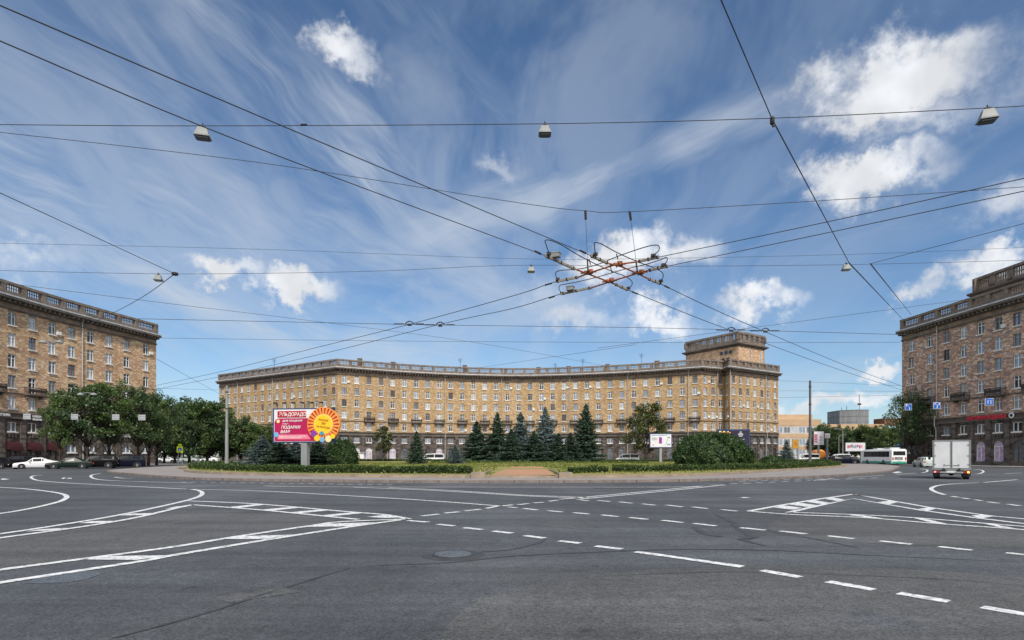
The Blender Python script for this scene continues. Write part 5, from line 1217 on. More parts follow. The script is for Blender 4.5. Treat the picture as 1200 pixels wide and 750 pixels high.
# city bus, three quarter rear view
M['bus_white'] = mat('white_bus_paint', (.86, .87, .86), .4, spec=.5, var=(.80, .81, .80), scale=.6); M['bus_green'] = mat('green_bus_skirt', (.05, .36, .25), .4)
M['bus_blue'] = mat('bus_roof_grey', (.55, .58, .6), .5)
ang = 81.0
t_ = empty('city_bus', at(1035, 107), R(ang), 'long white city bus with green skirt behind the loose dark tree', 'bus'); L_, Wd, H_ = 11.8, 2.5, 2.85
b = MB(); pr = [(-Wd / 2, .35), (-Wd / 2, 2.6), (-Wd / 2 + .12, H_ - .06), (-Wd / 2 + .35, H_), (Wd / 2 - .35, H_), (Wd / 2 - .12, H_ - .06), (Wd / 2, 2.6), (Wd / 2, .35)]
n_ = len(pr)
for x in (-L_ / 2, -L_ / 2 + .15, L_ / 2 - .2, L_ / 2):
    k_ = .94 if abs(x) == L_ / 2 else 1.0
    b.v += [(x, y * k_, .35 + (z - .35) * (k_ + .03 if k_ < 1 else 1)) for y, z in pr]
for s_ in range(3):
    for j in range(n_): j2 = (j + 1) % n_; b.f.append((s_ * n_ + j, s_ * n_ + j2, (s_ + 1) * n_ + j2, (s_ + 1) * n_ + j)); b.m.append(0)
b.f.append(tuple(range(n_))[::-1]); b.m.append(0); b.f.append(tuple(3 * n_ + j for j in range(n_))); b.m.append(0)
b.build('body', M['bus_white'], t_)
b = MB()
for s_ in (-1, 1): b.box((0, s_ * (Wd / 2 + .006), .5), (L_ - .3, .02, .34))
b.box((-L_ / 2 - .006, 0, .5), (.02, Wd * .9, .34)); b.build('skirt', M['bus_green'], t_)
for s_ in (-1, 1):
    for k in range(7):
        MB().box((-L_ / 2 + 1.5 + k * 1.45, s_ * (Wd / 2 + .008), 1.95), (1.38, .03, .98)).build('window', M['carglass'], t_)
MB().box((-L_ / 2 - .01, 0, 2.1), (.04, 1.9, .7)).build('rear_window', M['carglass'], t_); MB().box((L_ / 2 + .0, 0, 1.8), (.05, 2.1, 1.4)).build('windscreen', M['carglass'], t_)
b = MB(); b.box((-3.2, 0, H_ + .12), (2.4, 1.6, .3)); b.box((1.5, 0, H_ + .1), (1.6, 1.4, .24)); b.build('roof_unit', M['bus_blue'], t_)
for s_ in (-1, 1):
    MB().box((-L_ / 2 - .015, s_ * 1.0, 1.15), (.04, .2, .5)).build('taillight', M['lamp_red'], t_)
    for x in (3.6, -2.9): wheel(t_, x, s_ * (Wd / 2 - .12), .48, .28)
b = MB(); b.box((-L_ / 2 - .02, .1, 1.2), (.03, 1.3, .5)); b.build('engine_grille', M['truck_frame'], t_); b = MB(); b.box((-L_ / 2 - .03, 0, .78), (.03, .52, .11)); b.build('plate', M['plate'], t_)
# ---------------------------------------------------------------- billboards and signs
M['navy_frame'] = mat('navy_board_frame', (.03, .055, .14), .5); M['galv'] = mat('galvanised_post', (.33, .35, .37), .5, .4, var=(.25, .27, .28), scale=1.2, stretch=(1, 1, .2)); M['bb_white'] = mat('poster_white', (.72, .72, .76), .5); M['bb_red'] = mat('poster_crimson', (.46, .008, .085), .5, var=(.34, .008, .08), scale=.5)
M['bb_dred'] = mat('poster_dark_red', (.42, .01, .03), .5); M['bb_pink'] = mat('poster_pink', (.75, .20, .30), .5); M['bb_orange'] = mat('poster_orange', (.85, .24, .04), .5, var=(.85, .33, .08), scale=2); M['bb_brown'] = mat('poster_brown_red', (.28, .02, .01), .5)
M['bb_yellow'] = mat('poster_yellow', (.80, .50, .01), .5, var=(.70, .52, .03), scale=1); M['bb_cream'] = mat('poster_cream', (.85, .72, .35), .5); M['bb_purple'] = mat('poster_purple', (.22, .05, .38), .4); M['bb_teal'] = mat('poster_teal', (.06, .30, .45), .4); M['bb_sky'] = mat('poster_sky_blue', (.18, .40, .70), .4); M['bb_text'] = mat('poster_white_letters', (.85, .85, .85), .5)
DB = 57.0; cx = 355.3; rz = R(-9)
root = empty('billboard', at(357, DB, .45), rz, 'large crimson billboard with an orange and yellow sun disc on its right end', 'billboard')
def bx(px): return (px - 357) * DB / F
def bz(py): return CH + (HY - py) * DB / F - .45
b = MB(); x0, x1, zt_, zb_ = bx(317.3), bx(393), bz(478.3), bz(519); b.box(((x0 + x1) / 2, .12, (zt_ + zb_) / 2), (x1 - x0, .5, zt_ - zb_)); b.build('cabinet', M['navy_frame'], root)
b = MB(); b.box(((bx(319.4) + bx(391)) / 2, -.15, (bz(479.8) + bz(517.4)) / 2), (bx(391) - bx(319.4), .03, bz(479.8) - bz(517.4))); b.build('poster', M['bb_white'], root)
b = MB(); xa, xb, za, zc2 = bx(320), bx(384), bz(490.2), bz(517); r_ = .45
pts = [(xa, -.175, zc2), (xb, -.175, zc2), (xb, -.175, za)] + [(xa + r_ - r_ * math.sin(a), -.175, za - r_ + r_ * math.cos(a)) for a in np.linspace(0, math.pi / 2, 7)]
b.poly(pts); b.build('crimson_panel', M['bb_red'], root)
b = MB(); b.poly([(bx(324), -.182, bz(514.8)), (bx(366), -.182, bz(514.8)), (bx(361.5), -.182, bz(509.2)), (bx(324), -.182, bz(509.2))]); b.build('pink_strip', M['bb_pink'], root)
for k, (xx, w_) in enumerate(((343, 34), (340, 28))):
    b = MB(); b.box((bx(xx), -.186, bz(511.2 + k * 1.9)), (w_ * DB / F, .01, .04)); b.build('small_print', M['bb_text'], root)
b = MB(); b.box((bx(342), -.19, bz(485.4)), (bx(360) - bx(324), .02, bz(481.7) - bz(489.2))); lp_ = b.build('logo_plate', M['bb_dred'], root)
text_mesh('lettering', 'ЭЛЬДОРАДО', .50, M['bb_text'], root, (bx(343), -.21, bz(485.4) - .18), shear=.15, xs=.88, bold=.003)
text_mesh('lettering', 'ДЕНЬ РОЖДЕНИЯ', .24, M['bb_text'], root, (bx(330), -.20, bz(493.2) - .08), shear=.25, align='LEFT', xs=.98, bold=.003)
text_mesh('lettering', 'У НАС —', .19, M['bb_text'], root, (bx(330), -.20, bz(496.6) - .08), shear=.25, align='LEFT', xs=.95)
text_mesh('lettering', 'ПОДАРКИ', .40, M['bb_text'], root, (bx(328.5), -.20, bz(500.6) - .14), shear=.25, align='LEFT', xs=1.0, bold=.004)
text_mesh('lettering', 'ВАМ!', .40, M['bb_text'], root, (bx(327.5), -.20, bz(505.6) - .16), shear=.25, align='LEFT', xs=1.0, bold=.004)
def disc(name, px, py, r, y, m, mb=None, n=28, thick=.04):
    b = MB(); b.lathe([(r, y), (r, y - thick)][::1], n, c=(bx(px), 0, bz(py)), axis='y'); return b.build(name, m, root)
disc('balloon', 325, 493.6, .17, -.19, M['bb_cream']); disc('balloon', 322.6, 509.3, .25, -.19, M['bb_sky'])
cxd, czd, rd = bx(381.8), bz(497.6), 20.0 * DB / F
b = MB(); b.lathe([(rd, .0), (rd, -.24)], 48, c=(cxd, 0, czd), axis='y'); sd_ = b.build('sun_disc', M['bb_orange'], root)
b = MB()
for k in range(26):
    a = 2 * math.pi * k / 26; d = .055
    b.poly([(cxd + rd * .60 * math.cos(a - d * .5), -.25, czd + rd * .60 * math.sin(a - d * .5)), (cxd + rd * .96 * math.cos(a - d), -.25, czd + rd * .96 * math.sin(a - d)), (cxd + rd * .96 * math.cos(a + d), -.25, czd + rd * .96 * math.sin(a + d)), (cxd + rd * .60 * math.cos(a + d * .5), -.25, czd + rd * .60 * math.sin(a + d * .5))])
b.build('rays', M['bb_brown'], sd_)
b = MB()
for k in range(26):
    a = 2 * math.pi * (k + .5) / 26; d = .03
    b.poly([(cxd + rd * .70 * math.cos(a - d * .5), -.252, czd + rd * .70 * math.sin(a - d * .5)), (cxd + rd * .94 * math.cos(a - d), -.252, czd + rd * .94 * math.sin(a - d)), (cxd + rd * .94 * math.cos(a + d), -.252, czd + rd * .94 * math.sin(a + d)), (cxd + rd * .70 * math.cos(a + d * .5), -.252, czd + rd * .70 * math.sin(a + d * .5))])
b.build('ray_highlights', M['bb_orange'], sd_)
b = MB(); b.lathe([(rd * .58, -.24), (rd * .58, -.27)], 36, c=(cxd, 0, czd), axis='y'); b.build('ring', M['bb_cream'], sd_)
b = MB(); b.lathe([(rd * .55, -.27), (rd * .55, -.285)], 36, c=(cxd, 0, czd), axis='y'); b.build('face', M['bb_yellow'], sd_)
for body_, dz, sz in (('ПОКУПАЙ', .38, .24), ('500', .04, .34), ('НА РАСХОДЫ', -.30, .24)): text_mesh('lettering', body_, sz, M['bb_dred'], sd_, (cxd, -.30, czd + dz - .06), (R(90), R(8), 0), shear=.2, xs=.85)
for px, py, r_, m_ in ((370.3, 508.5, .30, 'bb_purple'), (380.4, 508, .20, 'bb_teal'), (374.6, 513.6, .30, 'bb_yellow'), (381, 515.5, .26, 'bb_sky'), (388.5, 514.6, .32, 'bb_cream'), (394, 511.5, .24, 'bb_yellow')): disc('balloon', px, py, r_, -.30, M[m_])
b = MB(); w_ = 7.6 * DB / F
b.box((0, .15, bz(519) / 2), (w_, .55, bz(519)))
for k in range(4): b.box((-w_ / 2 + w_ * (k + .5) / 4, -.14, bz(519) / 2), (.05, .03, bz(519) - .02))
b.build('post', M['galv'], root)
for k in range(6):  # floodlight arms on top
    xx = bx(322 + k * 11.5); l_ = MB(); l_.tube([(xx, .1, zt_), (xx, .05, zt_ + .35), (xx, -.25, zt_ + .5)], .025, 5); l_.box((xx, -.32, zt_ + .5), (.34, .2, .14)); l_.build('floodlight', M['iron'], root)
def board(label, px0, px1, py0, py1, D_, zb, frame, face_m, posts, thick=.35, fr=.14, rz=0.0, name='billboard', cat='billboard'):
    cxp = (px0 + px1) / 2; r_ = empty(name, at(cxp, D_, zb), rz, label, cat); w = (px1 - px0) * D_ / F; zt2, zb2 = CH + (HY - py0) * D_ / F - zb, CH + (HY - py1) * D_ / F - zb
    MB().box((0, .1, (zt2 + zb2) / 2), (w, thick, zt2 - zb2)).build('cabinet', M[frame], r_)
    MB().box((0, .1 - thick / 2 - .012, (zt2 + zb2) / 2), (w - 2 * fr, .02, zt2 - zb2 - 2 * fr)).build('poster', M[face_m], r_)
    for p in posts: MB().box((p, .12, zb2 / 2), (.35, .3, zb2)).build('post', M['galv'], r_)
    return r_, w, zt2, zb2, .1 - thick / 2 - .03
r_, w, zt2, zb2, yf = board('small white billboard with navy frame beside the olive tree', 761, 787.5, 507.8, 525, 88, .6, 'navy_frame', 'bb_white', [0])
def bar(r_, x, z, w_, h_, y, m, name='print'): return MB().box((x, y, z), (w_, .02, h_)).build(name, M[m], r_)
bar(r_, -.05, zb2 + 1.15, .42, .95, yf, 'bb_purple'); bar(r_, -.2, zb2 + 1.2, .14, .8, yf - .02, 'bb_red'); bar(r_, -.95, zb2 + 1.5, .7, .09, yf, 'grey_paint'); bar(r_, -.95, zb2 + 1.25, .8, .06, yf, 'grey_paint'); bar(r_, -1.15, zb2 + .45, .3, .1, yf, 'bb_red')
b = MB(); b.beam((.75, yf, zb2 + .5), (1.05, yf, zb2 + 1.5), .05, .02); b.build('print', M['bb_teal'], r_); bar(r_, 1.2, zb2 + .55, .5, .14, yf, 'bb_teal'); bar(r_, 1.2, zb2 + 1.6, .35, .1, yf, 'grey_paint'); bar(r_, -.2, zt2 - .3, 2.4, .07, yf, 'bb_teal')
M['board_amber'] = mat('amber_board', (.50, .27, .03), .6)
M['board_dark'] = mat('poster_dark_violet', (.025, .022, .05), .5)
r_, w, zt2, zb2, yf = board('dark violet billboard half hidden behind the round bush', 840, 879, 503, 527, 84, .5, 'navy_frame', 'board_dark', [0], fr=.2)
for k, (dx, w_) in enumerate([(1.0, .25), (1.0, .55), (1.0, .75), (1.0, .5), (1.05, .95), (1.1, .5), (1.1, .8)]): bar(r_, dx, zt2 - .40 - k * .20 - (.25 if k > 3 else 0), w_, .09, yf, 'bb_white')
for k in range(6): disc_ = MB().lathe([(.20 - .015 * k, yf), (.20 - .015 * k, yf - .03)], 10, c=(-1.95 + k * .28, 0, zt2 - .42 - .12 * (k % 2)), axis='y').build('print', M['bb_orange' if k % 2 else 'bb_cream'], r_)
r_, w, zt2, zb2, yf = board('tall white billboard with a red strip right of the bare pole', 953.5, 965.5, 505.5, 521.5, 130, 0, 'truck_frame', 'bb_white', [0], fr=.06)
bar(r_, -.70, (zt2 + zb2) / 2 - .15, .62, 2.0, yf, 'bb_red'); text_mesh('lettering', '2', 1.3, M['bb_red'], r_, (.38, yf - .01, (zt2 + zb2) / 2 - .5)); bar(r_, .38, zb2 + .45, .7, .1, yf, 'grey_paint')
for k in range(4): bar(r_, -.70, zb2 + .6 + k * .45, .36, .18, yf - .02, 'bb_white')
r_, w, zt2, zb2, yf = board('small pale hanging board attached behind the tall white billboard', 966.5, 973, 507.8, 513.8, 131, 0, 'truck_frame', 'office_pale', [0], .2, .05)
bar(r_, 0, zt2 - .5, .7, .12, yf, 'bb_sky')
r_, w, zt2, zb2, yf = board('low wide white billboard with red and green print before the far trees', 990.5, 1014, 518.5, 529, 150, 0, 'truck_frame', 'bb_white', [-1.6, 1.6], fr=.1)
for k, m_ in enumerate(['bb_red', 'bb_red', 'bb_brown', 'bus_green', 'bb_teal', 'bb_red', 'bb_red', 'bb_pink']): bar(r_, -1.9 + k * .5, zb2 + 1.2 + .1 * (k % 3), .34, .8 - .12 * (k % 2), yf, m_)
r_, w, zt2, zb2, yf = board('square yellow information board left of the bare pole', 928.5, 936.3, 514.5, 526, 118, 0, 'truck_frame', 'board_amber', [-.5, .5], .12, .1, name='information_board', cat='sign')
bar(r_, 0, (zt2 + zb2) / 2 + .2, .5, .14, yf, 'bb_brown'); bar(r_, .1, (zt2 + zb2) / 2 - .15, .6, .1, yf, 'bb_brown')
# shop lettering on the red block, as parts of the building
def sign_on(bld, Oxy, pa, pb, z, size, body_, m, out_=.55, xs=1.0, name='shop_lettering'):
    a = cut(rp if bld is right else lp, pa); c2_ = cut(rp if bld is right else lp, pb); mid = (a + c2_) / 2; d = (c2_ - a).normalized(); nn = Vector((d.y, -d.x)); q = mid + nn * out_
    return text_mesh(name, body_, size, m, bld, (q.x - Oxy[0], q.y - Oxy[1], z), (R(90), 0, math.atan2(d.y, d.x)), xs=xs, bold=.02, ext=.04)
M['sign_red'] = mat('red_sign_letters', (.75, .05, .09), .4); M['sign_white'] = mat('white_sign_letters', (.75, .75, .76), .4)
sign_on(right, (85, 100), 1136, 1184, 7.50, .75, 'РЕСТОРАН РАЗДОЛЬЕ', M['sign_red'], xs=.86)
sign_on(right, (85, 100), 1196, 1230, 7.50, .8, 'КАФЕ', M['sign_red'])
a = cut(rp, 1189); d = (rp[5] - rp[4]).normalized(); q = a + Vector((d.y, -d.x)) * .55
b = MB(); b.lathe([(.45, 0), (.45, .06)], 18, axis='y'); o = b.build('emblem', M['sign_white'], right); o.location = (q.x - 85, q.y - 100, 7.8); o.rotation_euler = (0, 0, math.atan2(d.y, d.x))
b = MB(); b.lathe([(.24, -.02), (.24, -.03)][::-1], 14, axis='y'); b.build('emblem_centre', M['iron'], o)
left_b = [o for o in COL.objects if o.get('label', '').startswith('tan stone apartment')][0]
sign_on(left_b, (-75, 95), 33, 46, 7.65, .40, 'САЛОН', M['sign_white']); sign_on(left_b, (-75, 95), 33, 47, 7.2, .36, 'МЕБЕЛИ', M['sign_white']); sign_on(left_b, (-75, 95), -8, 9, 7.55, .5, 'АПТЕКА', M['sign_white'])

# crossing sign and plain road signs
M['sign_yellow'] = mat('fluorescent_yellow_board', (.55, .72, .03), .5); M['sign_blue'] = mat('blue_sign_face', (.02, .12, .48), .4); M['sign_back'] = mat('grey_sign_back', (.42, .44, .46), .5, .2)
r_ = empty('crossing_sign', at(211, 92, .0), R(0), 'fluorescent yellow pedestrian crossing sign on twin posts', 'road sign')
for s_ in (-.30, .34): MB().tube([(s_, 0, 0), (s_, 0, 3.2)], .045, 8).build('post', M['galv'], r_)
MB().box((0, -.06, 2.65), (.98, .04, .98)).build('board', M['sign_yellow'], r_); MB().box((.0, -.09, 2.65), (.56, .02, .56)).build('blue_panel', M['sign_blue'], r_)
b = MB(); b.poly([(-.22, -.105, 2.45), (.22, -.105, 2.45), (0, -.105, 2.84)]); b.build('triangle', M['sign_white'], r_); MB().box((.0, -.06, 3.35), (.5, .04, .35)).build('plate', M['sign_yellow'], r_)
r_ = empty('road_sign', at(1052, 112, .13), 0, 'turquoise road sign on a post behind the bus roof', 'road sign'); MB().tube([(0, 0, 0), (0, 0, 3.8)], .05, 8).build('post', M['galv'], r_); MB().box((0, -.07, 3.6), (1.1, .04, .7)).build('board', M['bb_teal'], r_); MB().box((0, -.1, 3.65), (.5, .02, .3)).build('arrow', M['sign_white'], r_)

# poles
M['pole'] = mat('dark_steel_pole', (.13, .14, .145), .6, .3, var=(.08, .085, .09), scale=1, stretch=(1, 1, .2)); M['pole_l'] = mat('grey_steel_pole', (.30, .31, .31), .6, .2, var=(.2, .2, .2), scale=1, stretch=(1, 1, .2))
def pole(px, D_, topy, r0, label, m, zb=.45, arms=None):
    H_ = CH + (HY - topy) * D_ / F - zb; r_ = empty('street_pole', at(px, D_, zb), 0, label, 'pole'); b = MB(); b.tube([(0, 0, 0), (0, 0, H_ * .45), (0, 0, H_ * .46), (0, 0, H_)], [r0, r0 * .95, r0 * .78, r0 * .7], 14); b.build('shaft', M[m], r_)
    MB().lathe([(r0 * 1.7, 0), (r0 * 1.7, .12), (r0 * 1.25, .16), (r0 * 1.1, .7)], 12).build('base_collar', M[m], r_); MB().lathe([(r0 * .72, H_), (r0 * .8, H_ + .04), (.03, H_ + .16)], 12).build('cap', M[m], r_)
    for zz_ in (H_ * .93, H_ * .72): MB().lathe([(r0 * .92, zz_), (r0 * .95, zz_ + .1)], 12).build('clamp', M['iron'], r_)
    return r_
pole(265.8, 66, 453.5, .19, 'tall grey steel pole standing in the hedge left of the billboard', 'pole_l')
pole(949.3, 80, 447, .20, 'tall dark bare pole at the right end of the island', 'pole')
def lamppost(px, D_, topy, label, side=1, zb=0.0):
    H_ = CH + (HY - topy) * D_ / F - zb; r_ = empty('lamp_post', at(px, D_, zb), 0, label, 'lamp post', 'lamp posts down the street on the right'); MB().tube([(0, 0, 0), (0, 0, H_ - .8), (side * .4, 0, H_), (side * 1.6, 0, H_ + .1)], [.15, .10, .07, .05], 8).build('shaft', M['pole_l'], r_)
    MB().box((side * 1.9, 0, H_ + .08), (.8, .26, .14)).build('lamp_head', M['pole_l'], r_)
lamppost(987.7, 150, 503, 'thin pale lamp post before the far trees', -1); lamppost(983, 190, 510, 'shorter distant lamp post left of the thin pale one', 1)
# small white kiosk and hydrant-red planter
r_ = empty('kiosk', at(421, 126), 0, 'small white kiosk with a dark hatch in front of the long block', 'kiosk'); w = 2.5
b = MB(); b.box((0, 0, 1.1), (w, 2, 2.2)); b.build('body', M['bb_white'], r_); MB().box((0, 0, 2.28), (w + .4, 2.4, .14)).build('roof', M['flashing'], r_); MB().box((-.4, -1.02, 1.35), (.9, .04, .8)).build('hatch', M['bb_yellow'], r_); MB().box((.6, -1.02, 1.0), (.7, .04, 1.7)).build('door', M['sill'], r_)

# ---------------------------------------------------------------- manhole cover
M['cover'] = mat('worn_iron_cover', (.095, .115, .135), .6, .2, var=(.15, .17, .19), scale=12, bump=.6, bscale=60)
p = G(531, 650.5); r_ = empty('manhole_cover', (p.x, p.y, 0), 0, 'round iron manhole cover in the asphalt in the foreground', 'manhole cover')
MB().lathe([(.34, .0), (.34, .018), (.30, .02)], 32).build('frame', M['tar'], r_); b = MB(); b.lathe([(.295, .012), (.29, .026), (.02, .026)], 32)
for k in range(-3, 4):
    for j in range(-3, 4):
        if k * k + j * j < 11: b.box((k * .075, j * .075, .028), (.045, .045, .008))
b.build('lid', M['cover'], r_)
b = MB(); b.lathe([(.52, .002), (.50, .0075), (.36, .0078)], 24); o = struct(b.build('manhole_surround', M['tar'])); o.location = (p.x, p.y, 0)
p0, p1 = G(696, 572.4), G(762, 571.9); b = MB(); b.beam((p0.x, p0.y, .006), (p1.x, p1.y, .006), .34, .012); struct(b.build('drain_channel', M['tar']))

# ---------------------------------------------------------------- overhead lines
M['wire'] = mat('dark_cable', (.045, .048, .054), .6); M['rust'] = mat('rusty_orange_casting', (.40, .125, .055), .8, var=(.17, .075, .05), scale=4); M['insul'] = mat('grey_insulator_bar', (.32, .29, .23), .6, var=(.17, .15, .12), scale=8)
M['lamp_shell'] = mat('pale_lamp_shell', (.27, .285, .28), .5, var=(.19, .205, .20), scale=5); M['lamp_glass'] = mat('dark_lamp_glass', (.06, .065, .07), .15, spec=.7)
def wire(name, label, cat, pts, r, group, ext=(0, 0), n=5):
    P = [p if isinstance(p, Vector) else S(p[0], p[1], z=p[2]) if p[2] < 13 else S(p[0], p[1], D=p[2]) for p in pts]
    if len(P) > 2: P = catmull(P, 7)
    r = r * .88
    if ext[0]: P = [P[0] + (P[0] - P[1]).normalized() * ext[0]] + P
    if ext[1]: P = P + [P[-1] + (P[-1] - P[-2]).normalized() * ext[1]]
    o0 = P[0].copy(); b = MB(); b.tube([tuple(p - o0) for p in P], r, n); o = b.build(name, M['wire']); o.location = o0; tag(o, label, cat, group); return P
gcw = 'trolleybus contact wires'; gsw = 'span wires over the square'
zc = 6.2
wire('contact_wire', 'thick upper wire running from the top left corner down to the crossing', 'wire', [(0, 6.4, zc), (320, 143, zc), (600, 261, zc), (692.4, 299.6, zc)], .0095, gcw, (12, 0))
wire('contact_wire', 'thick lower wire running from the upper left edge down to the crossing', 'wire', [(0, 48, zc), (285, 167, zc), (600, 285, zc), (639, 299.6, zc)], .0095, gcw, (12, 0))
wire('contact_wire', 'upper of two wires rising from the crossing to the right edge', 'wire', [(772.2, 301.3, zc), (965, 261, zc), (1200, 209, zc)], .010, gcw, (0, 14))
wire('contact_wire', 'lower of two wires rising from the crossing to the right edge', 'wire', [(782.8, 311.9, zc), (965, 273.8, zc), (1200, 224, zc)], .010, gcw, (0, 14))
wire('contact_wire', 'upper of two wires falling from the crossing towards the left block', 'wire', [(651.6, 330, zc), (640, 333.6, zc), (600, 347, zc), (480, 380, zc), (360, 410, zc), (260, 435.2, zc), (184, 451.5, zc)], .012, gcw, (0, 14))
wire('contact_wire', 'lower of two wires falling from the crossing towards the left block', 'wire', [(657.6, 344.6, zc), (645, 348, zc), (600, 361.6, zc), (516, 380, zc), (380, 414, zc), (260, 441, zc), (184, 456, zc)], .012, gcw, (0, 14))
wire('contact_wire', 'upper of two wires falling from the crossing towards the red block', 'wire', [(774.4, 332.4, zc), (781, 336, zc), (840, 364, zc), (896, 388.5, zc), (995, 430, zc), (1053, 451, zc)], .012, gcw, (0, 16))
wire('contact_wire', 'lower of two wires falling from the crossing towards the red block', 'wire', [(735.6, 339.6, zc), (744, 343, zc), (811, 370, zc), (856, 387, zc), (974, 430, zc), (1052, 455.5, zc)], .012, gcw, (0, 16))
C1 = wire('span_wire', 'long nearly level cable across the sky carrying three large lamps', 'wire', [(0, 146, 14.7), (240, 147.5, 14.7), (640, 145, 14.6), (905, 138.5, 14.3), (1157, 126.5, 13.9), (1200, 124, 13.85)], .011, gsw, (30, 30))
wire('span_wire', 'sagging cable from the left edge that holds the crossing hangers', 'wire', [(0, 155, 14.9), (300, 190, 14.9), (600, 236.5, 14.8), (686, 247, 14.7), (740, 248, 14.7), (965, 235, 14.8), (1200, 219, 14.8)], .009, gsw, (30, 30))
wire('span_wire', 'cable from the left edge down to the black ring by the left block', 'wire', [(0, 226, 18.5), (205, 321, 27.0)], .016, gsw, (18, 0))
wire('span_wire', 'cable from the black ring down to the left block front', 'wire', [(205, 321, 27.0), (140, 363, 45), (62, 400, 92)], .022, gsw)
wire('span_wire', 'faint level wire at the height of the small cumulus clouds', 'wire', [(0, 285, 25), (300, 292, 25), (600, 303, 25.2), (760, 303, 25.2), (1000, 298, 25), (1200, 290, 25)], .008, gsw, (34, 34))
C5 = wire('span_wire', 'level cable carrying three small lamps behind the crossing', 'wire', [(0, 317, 27), (205, 321, 27), (430, 318, 27), (600, 311, 27), (790, 312, 27), (1000, 310, 27), (1200, 305, 27)], .011, gsw, (34, 34))
wire('span_wire', 'faint diagonal wire from the left falling to the long block roof', 'wire', [(40, 336, 30), (200, 356, 34), (373, 377, 40), (560, 402, 50), (700, 427, 60)], .013, gsw, (10, 10))
wire('span_wire', 'level cable with clamps just above the rooftop tower', 'wire', [(184, 374, 20.9), (470, 380, 20.4), (600, 382, 20.6), (750, 384, 20.9), (897, 387.5, 21.2), (1051, 392, 21.6)], .010, gsw, (24, 24))
wire('span_wire', 'long thick cable from the top edge down to the red block cornice', 'wire', [(845, 0, 9.9), (904, 140, 14.2), (995, 308, 27.0), (1059.5, 377, 112.5)], .013, gsw, (14, 0)) if False else None
def straight(name, label, a, c2_, r, ext=0, sag=0.0):
    k = 10; P = [a.lerp(c2_, i / k) - Vector((0, 0, sag * 4 * (i / k) * (1 - i / k))) for i in range(k + 1)]
    if ext: P = [P[0] + (P[0] - P[1]).normalized() * ext] + P
    o0 = P[0].copy(); b = MB(); b.tube([tuple(p - o0) for p in P], r, 5); o = b.build(name, M['wire']); o.location = o0; tag(o, label, 'wire', gsw); return P
straight('span_wire', 'thick cable from the top edge down to the clamp on the lamp cable', S(845, 0, D=10.6), S(905, 140, D=14.4), .012, 10)
straight('span_wire', 'thick cable piece between the clamp and the small lamp on the right', S(905, 140, D=14.4), S(995, 308, D=27.0), .016)
straight('span_wire', 'thick cable piece from the small right lamp down to the red block cornice', S(995, 308, D=27.0), S(1059.5, 376, D=112.0), .030)
straight('span_wire', 'cable sloping down from the right edge to the joint left of the red block', S(1020, 309, D=27.0), S(1200, 262, D=21.5), .012)
straight('span_wire', 'short cable from the joint down to the red block parapet', S(1020, 309, D=27.0), S(1068, 369, D=109.0), .028)
straight('span_wire', 'faint wire rising from the long block roof to the right edge', S(700, 408, D=45), S(1200, 342, D=45), .014)
straight('span_wire', 'faint low wire in front of the rooftop tower', S(184, 396, D=60), S(1055, 401, D=60), .017, 0, .2)
straight('span_wire', 'faint crossing wire falling to the right above the long block', S(184, 398, D=55), S(1055, 468, D=70), .0) if False else None
straight('span_wire', 'faint wire from the tan block corner down to the long block', S(184, 421, D=60), S(258, 462, D=120), .02)
straight('span_wire', 'faint wire rising from the long block roof towards the crossing', S(520, 437, D=130), S(745, 404, D=70), .02)
for k, (y0, y1) in enumerate(((446, 452), (458, 458.5), (466, 463))):
    straight('span_wire', ['highest', 'middle', 'lowest'][k] + ' of three faint wires between the long block and the red block', S(913, y0, D=120), S(1056, y1, D=110), .022)
straight('span_wire', 'wire between the tan block and the long block at roof tree height', S(184, 455, D=90), S(257, 457, D=120), .02)
WL = straight('span_wire', 'low wire carrying the row of four grey sign backs', S(-20, 481.5, D=60), S(186, 484, D=60), .012)
WR = straight('span_wire', 'low wire carrying the row of three blue lane signs', S(1050, 472.5, D=58), S(1215, 463.5, D=52), .012)
wire('span_wire', 'thin wire falling from the lamp wire to the twin hanging lamps', 'wire', [(140, 363, 45), (62, 404, 60), (80, 432, 60)], .012, gsw)

def lamp(px, py_top, D_, wpx, label, group, rz=0.0):
    """hanging street lamp: hook, tapered housing, glass underside; origin at the hook"""
    w = .78 * wpx * D_ / F; r_ = empty('hanging_lamp', S(px, py_top, D=D_), rz, label, 'street lamp', group); a, c2_ = w * .30, w * .50; h_ = w * .72
    b = MB(); v = [(-a, -a * .8, -.03), (a, -a * .8, -.03), (a, a * .8, -.03), (-a, a * .8, -.03)]; lo_ = [(-c2_, -c2_ * .8, -h_), (c2_, -c2_ * .8, -h_), (c2_, c2_ * .8, -h_), (-c2_, c2_ * .8, -h_)]
    b.poly(v)
    for k in range(4): b.poly([lo_[k], lo_[(k + 1) % 4], v[(k + 1) % 4], v[k]])
    b.box((0, 0, -h_ - .01), (2 * c2_ + .03, 1.6 * c2_ + .03, .03)); b.build('housing', M['lamp_shell'], r_)
    MB().box((0, 0, -h_ - .04), (2 * c2_ - .05, 1.6 * c2_ - .05, .04)).build('lamp_glass', M['lamp_glass'], r_)
    b = MB(); b.box((0, 0, 0), (w * .3, .08, .07)); b.tube([(0, 0, 0), (0, 0, .10)], .015, 6); b.build('hook', M['iron'], r_)
    return r_
gl1 = 'lamps hung on the near cable'; gl2 = 'lamps hung on the far cable'
lamp(237.5, 149, 14.7, 20, 'large hanging lamp on the left of the near cable', gl1, .25); lamp(638.5, 147, 14.6, 17, 'large hanging lamp above the crossing at mid sky', gl1, 0); lamp(1157, 128, 13.9, 22, 'large hanging lamp near the upper right corner', gl1, -.3)
